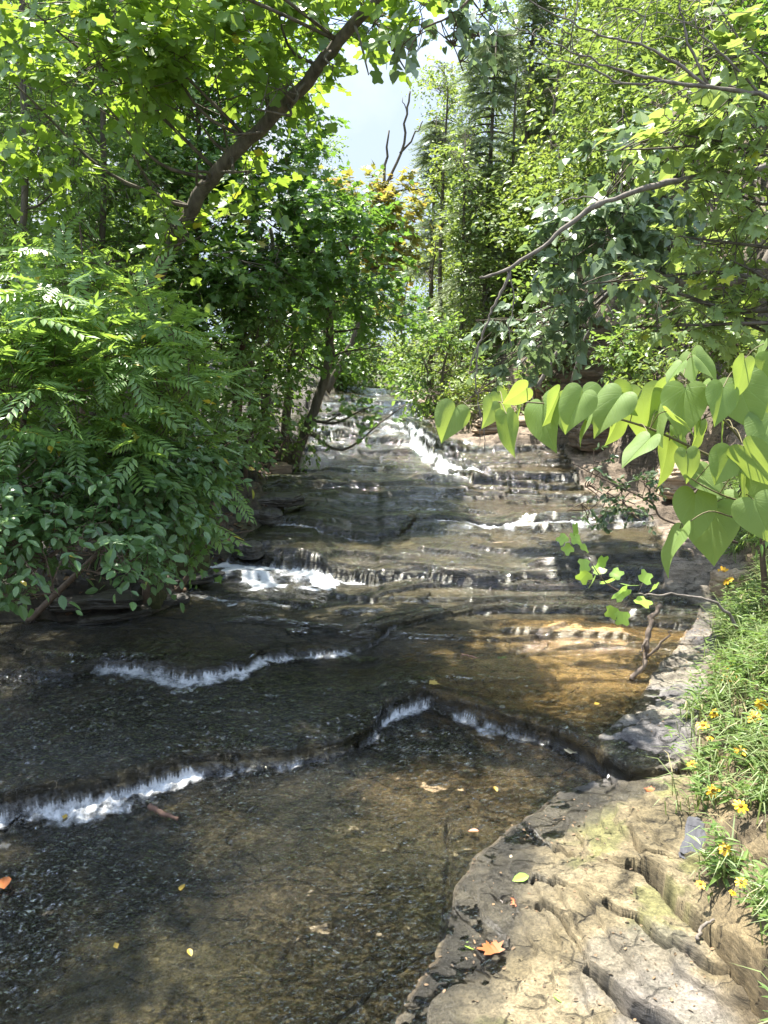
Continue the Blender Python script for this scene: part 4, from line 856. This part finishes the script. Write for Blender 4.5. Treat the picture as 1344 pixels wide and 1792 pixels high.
FL = [(786,738,78,20,.2),(858,722,70,10,.9),(880,708,66,-40,.4),(889,757,92,-25,.5),(905,692,60,60,.3),(949,735,104,-20,.12),(968,712,80,-5,.6),(984,722,84,10,.3),(1004,716,84,5,.2),(1034,712,92,20,.2),(1066,716,100,8,.1),(1092,700,80,-20,.5),(1128,722,112,-12,.08),(1160,700,80,30,.5),
      (1197,716,112,-4,.05),(1228,700,100,30,.35),(1262,705,84,40,.3),(1304,702,106,-14,.1),(1210,640,74,20,.4),(1238,640,66,-30,.4),(1180,650,50,40,.6),(1116,788,88,25,.3),(1166,806,104,0,.05),(1190,770,74,-10,.5),(1222,760,76,20,.3),(1260,762,84,-8,.2),(1298,660,80,10,.5),(1335,660,80,0,.3),
      (1048,690,62,20,.6),(1014,700,56,-10,.7),(1205,812,66,-5,.3),(1241,842,92,-35,.5),(1268,815,80,10,.6),(1300,800,74,15,.7),(1322,812,100,-10,.2),(1340,760,90,20,.3),(1216,900,96,15,.2),(1175,955,104,22,.12),(1245,928,112,-6,.05),(1280,898,92,12,.25),(1330,905,100,-10,.15),(1300,850,84,30,.6),(1250,870,70,-20,.6),(1340,850,84,5,.4),
      (1360,700,100,0,.2),(1370,930,100,10,.2),(1330,620,60,0,.5),(1190,735,76,-30,.4),(1080,742,80,15,.4),(1150,745,84,10,.5),(1020,748,64,10,.5),(905,738,70,-30,.8)]
rs = np.random.RandomState(61); Yb = 1.62
stem_paths = [([(1480,860,.0),(1400,850,0),(1340,842,.0),(1280,815,.02),(1215,785,.03),(1150,755,.04),(1090,735,.05),(1020,718,.05),(950,706,.05),(880,704,.05),(820,712,.05)], .0042, .0012),
              ([(1340,842,0),(1300,775,.02),(1262,730,.02),(1220,690,.03),(1190,650,.03)], .003, .0012), ([(1400,850,0),(1350,780,.0),(1310,715,0),(1290,650,0)], .003, .0012),
              ([(1400,850,0),(1330,880,-.02),(1280,872,-.02),(1230,850,-.02),(1200,830,-.02)], .003, .0012), ([(1330,880,-.02),(1290,905,-.03),(1240,895,-.03),(1190,925,-.03)], .0025, .0012)]
root = empty('redbud_branch', tuple(atY(1480, 860, Yb))); tag(root, 'redbud branch hung with large bright green heart-shaped leaves reaching over the near rock shelf', 'branch')
tb = MB(); allp = []
for pts, r0, r1 in stem_paths:
    q = smooth_path([atY(a, c, Yb+d) for a, c, d in pts], 5); allp.append(q); tube(tb, q, np.linspace(r0, r1, len(q)), 7)
allp = np.vstack(allp)
lb = MB(); toC = np.array([0, 0, CAMZ])
for px, py, sz, ang, tw in FL:
    Y = Yb+rs.uniform(-.14, .12); ang += rs.normal()*22; tw = min(1, tw+abs(rs.normal())*.25); s = sz*.86*rs.uniform(.88, 1.1)/FPX*Y; c = atY(px, py, Y); a = math.radians(ang)
    X = np.array([-math.sin(a), rs.normal()*.22-.25, -math.cos(a)]); X = unit(X)
    view = unit(toC-c); side = np.cross(view, UP)
    N = view*(1-tw)+unit(side)*(1 if rs.uniform() < .5 else -1)*tw*1.1+UP*.55+rs.normal(size=3)*.30
    T = big_heart(rs.uniform(.05, .38), rs.uniform(.15, .6)); T[0][:, 0] *= rs.uniform(.86, 1.08)
    p0 = c-X*s*.42
    scatter(lb, T[:2], p0[None], X[None], N[None], s, 0, T[2])
    k = allp[np.argmin(np.linalg.norm(allp-p0, axis=1))]; m = (k+p0)/2+UP*.012
    tube(tb, smooth_path([k, m, p0], 3), .0011, 5, cap=False)
tb.build('stems', solid_mat('green_stem', (.10, .075, .04), (.16, .15, .06), 60, .6, .2), root, smooth=True)
lb.build('leaves', M_FORE, root, smooth=True, uv=True)

# tulip sapling twig over the pool, and the bare stem that carries it
Yt = 5.0
dead_thing('bare_branch', 'thin pale bare stem arching from the grassy bank toward the bright twig', 'dead branch', [(A(Yt, [(1290,1100),(1262,1062),(1225,1046),(1175,1040),(1132,1042),(1108,1040)]), .012, .004)], seed=8)
q = A(Yt, [(1125,1062),(1095,1040),(1060,1020),(1035,985),(1015,950),(1003,925)])
root = empty('tulip_twig', tuple(q[0])); tag(root, 'bright yellow-green leafy twig over the golden pool', 'branch')
tb = MB(); qq = smooth_path(q, 4); tube(tb, qq, np.linspace(.005, .002, len(qq)), 6)
rs = np.random.RandomState(62); P = []; X = []; N = []; s_ = []
for px, py, sz in [(1003,928,22),(992,938,20),(1016,945,24),(1000,955,20),(1028,962,22),(1020,978,24),(1045,985,26),(1030,1000,26),(1052,1005,24),(1066,1020,30),(1040,1015,24),(1082,1035,34),(1100,1025,32),(1125,1020,26),(1112,1048,30),(1090,1070,26),(1128,1050,24),(1075,1062,24),(1070,1000,22),(1140,1032,20)]:
    p = np.array(atY(px, py, Yt+rs.uniform(-.1, .1))); P.append(p); s_.append(sz*1.08/FPX*Yt)
    k = qq[np.argmin(np.linalg.norm(qq-p, axis=1))]; X.append((p-k)+rs.normal(size=3)*.03-UP*.02); N.append(UP*.7+unit(toC-p)*.7+rs.normal(size=3)*.35); tube(tb, [k, p], .0012, 4)
tb.build('stem', TWIG, root, smooth=True); lb = MB(); scatter(lb, T_TULIP, np.array(P), np.array(X), np.array(N), np.array(s_)); lb.build('leaves', M_TWIGL, root)
# small dark shrub spray below the big leaves
Yd = 5.8
lob = [LO(*a) for a in [(1010,815,Yd,.13),(1040,810,Yd,.11),(1060,865,Yd,.13),(1010,885,Yd,.12),(1090,880,Yd,.12),(1130,850,Yd,.09),(1045,905,Yd,.10),(1030,850,Yd,.12),(1140,845,Yd,.07),(1110,900,Yd,.07)]]
plant('dark_spray', 'dark small-leaved spray hanging between the big leaves and the bright twig', 'branch', [atY(1290, 950, Yd+.1), atY(1230, 930, Yd), atY(1160, 908, Yd), atY(1140, 880, Yd), atY(1080, 850, Yd), atY(1000, 810, Yd)], (.011, .004), lob, T_OVAL, 7, .09, .045, M_DARKSH, 420, 450, TWIG, stem='stems', leafname='foliage', twig_r=.002, gap=-.5, wild=.7)

# ------------------------------------------------------------------ rocks, driftwood and sticks
ROCK_D = solid_mat('dark_wet_rock', (.018, .017, .014), (.06, .052, .038), 7, .45, .8, (1, 1, 3), .03, .5)
ROCK_M = solid_mat('mossy_rock', (.03, .034, .012), (.085, .085, .035), 6, .85, .8, (1, 1, 2), .03)
ROCK_T = solid_mat('tan_layered_rock', (.20, .15, .10), (.40, .31, .215), 5, .8, .9, (1, 1, 6), .03)
ROCK_G = solid_mat('grey_slate', (.045, .045, .052), (.09, .09, .098), 9, .7, .4, (1, 1, 3), .01)
ROCK_K = solid_mat('outcrop_rock', (.055, .045, .035), (.24, .18, .13), 3.5, .85, 1.0, (1, 1, 5), .05)
def rock(name, lab, cen, size, rz, seed, mat, layers=4, group=None, tilt=(0, 0), n=26, amp=.16):
    rs = np.random.RandomState(seed); g = np.linspace(-1, 1, n); V, F = [], []; k = 0
    for ax in range(3):
        for sg in (-1, 1):
            A_, B_ = np.meshgrid(g, g); P = np.zeros((n*n, 3)); P[:, ax] = sg; P[:, (ax+1) % 3] = A_.ravel(); P[:, (ax+2) % 3] = B_.ravel()
            V.append(P); i = np.arange(n*n).reshape(n, n)+k; q = np.stack([i[:-1, :-1], i[:-1, 1:], i[1:, 1:], i[1:, :-1]], -1).reshape(-1, 4)
            F.append(q if sg > 0 else q[:, ::-1]); k += n*n
    V = np.vstack(V); p = 5.; V = V/np.maximum((np.abs(V)**p).sum(1, keepdims=True)**(1/p), 1e-6)
    lay = np.floor((V[:, 2]*.5+.5)*layers*.999); off = rs.uniform(-1, 1, (layers+1, 2))[lay.astype(int)]
    th = np.arctan2(V[:, 1], V[:, 0]); outl = 1+amp*np.sin(th*2+seed)+amp*.7*np.sin(th*3+2.1*seed)+amp*.5*np.sin(th*5+seed*.7)
    fr = (V[:, 2]*.5+.5)*layers-lay; groove = 1-.05*np.exp(-(np.minimum(fr, 1-fr)/.10)**2)
    nz = n3(V*2.0+seed, 1.6); n2 = n3(V*5+seed, 1.8)
    V[:, :2] = V[:, :2]*(outl*groove*(1+.05*nz+.025*n2))[:, None]+off*.07
    V[:, 2] += .06*nz+.03*n2
    V = V*np.asarray(size)
    tx, ty = tilt; R = np.array([[1, 0, 0], [0, math.cos(tx), -math.sin(tx)], [0, math.sin(tx), math.cos(tx)]]) @ np.array([[math.cos(ty), 0, math.sin(ty)], [0, 1, 0], [-math.sin(ty), 0, math.cos(ty)]])
    V = V @ R.T; c, s = math.cos(rz), math.sin(rz); V = np.c_[V[:, 0]*c-V[:, 1]*s, V[:, 0]*s+V[:, 1]*c, V[:, 2]]+np.asarray(cen)
    mb = MB(); mb.add(V, F); o = mb.build(name, mat, smooth=False, origin=tuple(np.asarray(cen)-[0, 0, size[2]])); return tag(o, lab, 'rock', group)
def on(px, py, dz=0): return hit(px, py)+[0, 0, dz]
G = 'rocks along the shaded bank'
rock('boulder', 'dark flat-topped rock jutting into the creek above the white rapid', on(478, 884, .06), (.30, .22, .07), .1, 1, ROCK_D, 3, G)
rock('boulder', 'dark blocky rock under the jutting flat-topped rock', on(455, 912, .02), (.22, .18, .12), .3, 2, ROCK_D, 3, G)
rock('boulder', 'rounded wet rock beside the white rapid', on(436, 968, .03), (.13, .11, .085), .2, 3, ROCK_D, 2, G)
rock('boulder', 'mossy green boulder under the drooping shrub', on(308, 985, .08), (.26, .2, .19), .5, 4, ROCK_M, 2, G)
rock('boulder', 'thin flat slab lying below the mossy boulder', on(310, 1012, .0), (.34, .15, .045), .25, 5, ROCK_D, 2, G)
rock('boulder', 'squarish olive block standing in the shaded shallows', on(267, 1058, .02), (.085, .08, .095), .2, 6, ROCK_M, 1, G)
rock('boulder', 'dark wet block beside the olive block', on(305, 1056, .0), (.12, .09, .075), .4, 7, ROCK_D, 2, G)
rock('boulder', 'brown sunlit stone at the bank edge by the small bush', on(484, 826, .04), (.17, .14, .09), .4, 8, ROCK_T, 2, G)
rock('stone_slab', 'pale tan flat slab lying across the creek ledges', on(985, 962, -.005), (.62, .20, .035), .04, 9, ROCK_T, 3, tilt=(.06, .02), amp=.10)
rock('slate_slab', 'loose grey slate slab tilted against the weedy bank', on(1215, 1482, .03), (.055, .125, .018), -.55, 10, ROCK_G, 2, tilt=(.14, .16), amp=.13)
rock('rock_outcrop', 'layered dark rock outcrop in the slope under the redbud', on(1035, 668, .25)+[.1, .3, 0], (1.0, .6, .75), .35, 11, ROCK_K, 9, amp=.10, n=44)
rock('rock_ledge', 'undercut dark block of layered rock on the far tan bank', on(1050, 775, .12), (.42, .3, .24), .2, 12, ROCK_K, 4, n=34)
rock('rock_ledge', 'tan layered ledge between the white chute and the undercut block', on(930, 752, .06), (1.0, .35, .17), .1, 13, ROCK_T, 5, amp=.08, n=40)
rock('rock_ledge', 'broken tan ledge at the water corner under the dark spray', on(1215, 850, .08), (.45, .3, .22), .4, 14, ROCK_T, 5, n=34)
rock('boulder', 'small upright grey-brown rock at the corner of the grassy bank', on(1278, 1040, .06), (.13, .12, .16), .3, 15, ROCK_T, 3)
# driftwood and sticks
p0 = hit(1105, 1192); z0 = p0[2]
def upZ(px, py, Y): return atY(px, py, Y)
Yp = p0[1]
dead_thing('driftwood', 'crooked dark driftwood limb standing in the golden pool', 'driftwood', [([p0+[0, 0, .01], upZ(1130,1152,Yp+.06), upZ(1134,1120,Yp+.12), upZ(1140,1088,Yp+.18), upZ(1156,1058,Yp+.24)],   .017, .021), ([upZ(1132,1150,Yp+.06), upZ(1152,1128,Yp+.02), upZ(1176,1104,Yp)], .012, .006), ([upZ(1134,1120,Yp+.12), upZ(1120,1140,Yp+.05)], .012, .007)], mat=solid_mat('driftwood', (.06, .045, .035), (.20, .155, .12), 25, .85, .7, (1, 1, .3)), seed=12, wob=.008)
def stick(lab, pts, r, mat=DEAD, seed=1, lift=.01): return dead_thing('stick', lab, 'stick', [([hit(a, c)+[0, 0, lift] for a, c in pts], r, r*.5)], mat, seed, 6, .003, 'loose sticks')
stick('straight stick lying on the grey shelf at the foot of the driftwood', [(1112,1193),(1160,1196),(1208,1200)], .010, BARK)
stick('pale stick poking out of the crevice near the bottom weeds', [(1218,1662),(1228,1640),(1248,1628)], .009, lift=.05)
stick('thin pale twig on the wet rock by the submerged cracks', [(872,1570),(885,1598),(898,1616)], .004)
stick('pale weathered stick on the weedy bank at the picture edge', [(1290,1346),(1320,1342),(1360,1336)], .009, lift=.06)
stick('reddish stick under the water below the long rapid', [(262,1418),(285,1432),(312,1442)], .018, BARK_RED, lift=.03)
stick('short twig lying on the shallow ledge of the golden pool', [(808,1152),(830,1158),(846,1164)], .010, BARK_RED, lift=.035)
stick('pale bent twig standing on the water below the chute', [(848,820),(868,818),(892,814)], .012, lift=.05)

# ------------------------------------------------------------------ grassy bank, flowers
rs = np.random.RandomState(71)
mb = MB(); hb = MB(); sb = MB()
Ys = rs.uniform(1.7, 8.6, 4200)**1.0; off = rs.uniform(0, 1, 4200)**1.1*1.9
Xs = xG(Ys)+off-.06+.10*fbm(Ys*3, off*3, 3, 5)
Zs, _, _k = heights(Xs, Ys, True)
sl = hit(1215, 1482); off = np.where(np.hypot(Xs-sl[0], Ys-sl[1]) < .26, -9, off); B = np.c_[Xs, Ys, Zs]; n = len(B)
keep = (fbm(Xs*3.2, Ys*3.2, 3, 81) > -.42+.62*S((.30-off)/.30)) & (off > -1) & ((Ys > 2.75) | (off > .22)); B = B[keep]; n = len(B)
# grass tufts
tu_ = B[rs.randint(0, n, 9500)]+rs.normal(size=(9500, 3))*[.05, .05, 0]; tu_[:, 2] = heights(tu_[:, 0], tu_[:, 1], True)[0]
L_ = rs.uniform(.08, .27, len(tu_)); lean = unit(np.c_[rs.normal(-.5, .7, len(tu_)), rs.normal(-.1, .7, len(tu_)), np.zeros(len(tu_))])
w = .0035; pr = np.cross(lean, UP)
Q = [tu_-[0, 0, .02], tu_+UP*(L_*.55)[:, None]+lean*(L_*.18)[:, None], tu_+UP*(L_*.78)[:, None]+lean*(L_*.55)[:, None], tu_+UP*(L_*.66)[:, None]+lean*(L_*.98)[:, None]]
V = np.stack([Q[0]-pr*w, Q[0]+pr*w, Q[1]-pr*w, Q[1]+pr*w, Q[2]-pr*w*.8, Q[2]+pr*w*.8, Q[3]], 1)
o7 = np.arange(len(tu_))[:, None, None]*7
mb.add(V.reshape(-1, 3), [(np.array([[0, 1, 3, 2], [2, 3, 5, 4]])[None]+o7).reshape(-1, 4), (np.array([[4, 5, 6]])[None]+o7).reshape(-1, 3)])
tag(mb.build('grass', M_GRASS), 'tall grass on the flowered bank', None, None, 'stuff')
# leafy weeds
k = B[rs.randint(0, n, 1900)]; H_ = rs.uniform(.08, .30, len(k)); ld = unit(np.c_[rs.normal(-.35, .35, len(k)), rs.normal(-.1, .35, len(k)), np.ones(len(k))])
twig_tubes(hb, k+ld*(H_*.25)[:, None], ld, .3, .0025, .1)
Pl, Xl, Nl, Sl = [], [], [], []
for j in range(13):
    t = .15+.85*j/12; a = rs.uniform(0, 6.28, len(k)); d = np.c_[np.cos(a), np.sin(a), np.full(len(k), .45-.5*(1-t))]
    Pl.append(k+ld*(H_*t)[:, None]); Xl.append(d); Nl.append(UP+.3*rs.normal(size=d.shape)); Sl.append(rs.uniform(.05, .095, len(k))*(1.1-.5*t))
hb2 = MB(); scatter(hb2, T_LANCE, np.vstack(Pl), np.vstack(Xl), np.vstack(Nl), np.concatenate(Sl)*1.15)
tag(hb2.build('weeds', M_HERB), 'leafy weeds on the flowered bank', None, None, 'stuff')
PETAL, _N, _L, _P, _O = newmat('yellow_petal'); _P.inputs['Base Color'].default_value = (.60, .33, .006, 1); _P.inputs['Roughness'].default_value = .5
DISC = solid_mat('flower_disc', (.12, .06, .01), (.30, .17, .02), 90, .9, .8)
STEMG = solid_mat('flower_stem', (.07, .11, .03), (.12, .17, .05), 60, .6, .2)
FLW = [(1285,1136,15,'on the bank beside the arching bare stem'),(1250,1166,15,'lowest of the pair hanging over the grey shelf'),(1277,1164,13,'half hidden just behind the twin blooms'),(1268,1186,16,'turned sideways next to a fuller bloom'),(1285,1184,17,'full bloom of the twin pair over the pale shelf'),(1332,1233,17,'open bloom high in the grass at the picture edge'),(1320,1255,19,'large bloom below the open one at the picture edge'),(1250,1247,15,'sideways bloom above the lone round one'),(1230,1269,19,'lone round bloom over the bare soil'),(1296,1313,17,'bloom in the leafy weeds level with the water ledge'),(1211,1337,15,'sideways bloom leaning farthest over the rock shelf'),(1248,1384,18,'bright round bloom above the slate slab'),(1296,1410,19,'large bloom amid dark leaves above the slate slab'),(1268,1485,18,'bloom right beside the slate slab'),(1226,1547,14,'small bloom below the slate slab'),(1297,1543,16,'upright narrow bloom low in the grass'),(1326,1086,15,'bloom in the grass near the top of the bank'),(1265,1001,17,'topmost bloom under the heart-shaped leaf'),(1274,1015,17,'sideways bloom just under the topmost one'),(1242,1292,10,'faded small bloom under the lone round one'),(1282,1562,9,'tiny bud-like bloom near the bottom weeds')]
for i, (px, py, sz, lab) in enumerate(FLW):
    h = hit(px, py); d = unit(h-toC); dist = np.linalg.norm(h-toC); c = toC+d*(dist-.20-.08*rs.uniform())
    g = c+[.06+.05*rs.uniform(), .05, 0]; g[2] = H1(g[0], g[1])-.01
    if c[2] < g[2]+.05: g[2] = c[2]-.08
    R_ = sz*.60/FPX*np.linalg.norm(c-toC)
    root = empty('yellow_flower', tuple(g)); tag(root, 'yellow daisy-like flower, '+lab, 'flower', 'yellow flowers on the bank')
    N0 = unit(-d*.75+UP*.75+rs.normal(size=3)*.25) if 'sideways' not in lab else unit(UP*.9+np.array([-.5, 0, 0])+rs.normal(size=3)*.2)
    sb = MB(); tube(sb, smooth_path([g, (g+c)/2+[.01, 0, .03], c-N0*.004], 4), .0018, 5)
    P_ = []; 
    scatter(sb, T_LANCE, np.array([g*(1-t)+c*t for t in (.3, .45, .6)]), rs.normal(size=(3, 3))*[1, 1, .2]+[0, 0, .2], np.tile(UP, (3, 1)), .05)
    sb.build('stem', STEMG, root)
    pb = MB(); U = unit(np.cross(N0, [.3, .8, .1])); W = np.cross(N0, U); m = 9
    aa = np.arange(m)/m*2*np.pi+rs.uniform(-.12, .12, m); Xp = np.cos(aa)[:, None]*U+np.sin(aa)[:, None]*W
    Tp = half_leaf([(0, .12), (.13, .3), (.22, .65), (.12, .95), (0, 1)], .1, .15)
    scatter(pb, Tp, np.tile(c, (m, 1)), Xp, np.tile(N0, (m, 1))+.15*rs.normal(size=(m, 3)), R_*rs.uniform(.88, 1.1, m)); pb.build('petals', PETAL, root)
    db = MB(); t = np.linspace(0, 1, 5); 
    rings = [c+N0*(.22*R_*math.sin(x*1.5))+R_*.30*math.cos(x*1.5)*(np.cos(2*np.pi*np.arange(10)/10)[:, None]*U+np.sin(2*np.pi*np.arange(10)/10)[:, None]*W) for x in t]
    V = np.vstack(rings); i_ = np.arange(4)[:, None]*10; j_ = np.arange(10)[None]; k_ = (j_+1) % 10
    db.add(V, [np.stack([i_+j_, i_+k_, i_+10+k_, i_+10+j_], -1).reshape(-1, 4), (np.arange(10)+40)[None]]); db.build('disc', DISC, root, smooth=True)
# fallen leaves
def flat_mat(name, c):
    return leaf_mat(name, tuple(x*.8 for x in c), c, c, .2, .5)
FM = dict(yellow=flat_mat('fallen_yellow', (.36, .25, .04)), orange=flat_mat('fallen_orange', (.34, .11, .03)), green=flat_mat('fallen_green', (.28, .46, .07)), brown=flat_mat('fallen_brown', (.30, .13, .05)), red=flat_mat('fallen_red', (.60, .12, .03)), pale=flat_mat('fallen_pale', (.62, .52, .34)))
FALL = [(865,1676,28,'orange',T_MAPLE,'orange maple leaf on the wet rock near a green leaf'),(833,1668,20,'orange',T_OVAL,'small orange leaf close to the orange maple leaf'),(810,1660,22,'green',T_OVAL,'light green leaf beside the orange leaves on wet rock'),(967,1748,16,'green',T_OVAL,'lone bright green leaf on the lowest wet rock'),(1142,1390,12,'red',T_MAPLE,'small red leaf on the dark rock rim of the shelf'),(993,1322,18,'pale',T_MAPLE,'pale leaf lying in the brown shallows under the ledge'),(752,1200,16,'yellow',T_MAPLE,'yellow leaf caught on the lip of the middle cascade'),(811,1186,18,'yellow',T_MAPLE,'yellow star-shaped leaf on the shallow golden pool'),(885,1164,20,'green',T_OVAL,'green leaf floating in the golden pool'),(868,1162,14,'green',T_OVAL,'smaller green leaf floating beside another in the golden pool'),(1040,1238,10,'yellow',T_OVAL,'tiny yellow leaf near the shelf edge of the pool'),(316,1566,14,'yellow',T_OVAL,'round orange-yellow leaf in the dark lower water'),(8,1563,28,'orange',T_OVAL,'large salmon leaf at the edge of the dark water'),(330,1668,12,'yellow',T_OVAL,'yellow leaf over the mossy bed in the lower water'),(206,1668,12,'yellow',T_DIA,'thin yellow leaf over the dark bed left of the mossy patch'),(865,1382,11,'yellow',T_OVAL,'yellow leaf on the sheet of water beside the brown shelf'),(1150,1250,14,'brown',T_OVAL,'brown curled leaf on the pale grey shelf'),(908,1588,14,'red',T_MAPLE,'red leaf on the wet rock by the thin pale twig'),(895,1512,14,'pale',T_OVAL,'pale pink leaf on the wet rock near the water'),(838,1461,14,'orange',T_OVAL,'orange leaf at the tip of the grey shelf in the water'),(112,1440,12,'yellow',T_DIA,'yellow leaf in the rapid of the long foam line'),(1180,1548,18,'pale',T_OVAL,'tan leaf beside the slate slab'),(925,1540,22,'green',T_OVAL,'grey-green leaf on the mossy part of the shelf')]
for i, (px, py, sz, c, T, lab) in enumerate(FALL):
    p = hit(px, py); lb = MB(); a = rs.uniform(0, 6.28); s = sz*1.25/FPX*np.linalg.norm(p-toC)
    scatter(lb, T, (p+[0, 0, .022])[None], np.array([[math.cos(a), math.sin(a), .05]]), (UP+rs.normal(size=3)*.2)[None], s)
    tag(lb.build('fallen_leaf', FM[c], origin=tuple(p)), lab, 'leaf', 'fallen leaves')

G = 'thin slabs along the shaded waterline'
for i, (px, py, s, rz, lab) in enumerate([(120, 1092, (.36, .16, .03), .12, 'long thin dark slab at the waterline under the drooping oval leaves'), (205, 1074, (.26, .14, .035), .3, 'thin dark slab at the waterline midway to the olive block'), (40, 1112, (.30, .15, .04), .05, 'thin dark slab at the waterline by the picture edge'), (345, 1008, (.24, .12, .04), .35, 'thin dark slab at the waterline above the mossy boulder'), (160, 1050, (.34, .18, .05), .2, 'broad dark slab on the bank behind the long thin one')]):
    rock('flat_rock', lab, on(px, py, .0), s, rz, 30+i, ROCK_D, 2, G, n=22)

# crumbs and bits of leaf caught on the shelf
rs = np.random.RandomState(97); yy = rs.uniform(1.9, 6.5, 1500); xx = xR(yy)+rs.uniform(0, 1, 1500)*(xG(yy)-xR(yy)+.15); zz = heights(xx, yy, True)[0]
km = fbm(xx*3, yy*3, 3, 88) > -.05; xx, yy, zz = xx[km], yy[km], zz[km]; m = len(xx)
lb = MB(); scatter(lb, T_OVAL, np.c_[xx, yy, zz+.004], np.c_[rs.normal(size=(m, 2)), rs.normal(size=m)*.2], UP+rs.normal(size=(m, 3))*.4, rs.uniform(.006, .022, m))
tag(lb.build('debris', leaf_mat('crumbs', (.05, .035, .02), (.26, .17, .09), (.15, .08, .03), .1, .7)), 'crumbs and bits of dead leaf on the rock shelf', None, None, 'stuff')
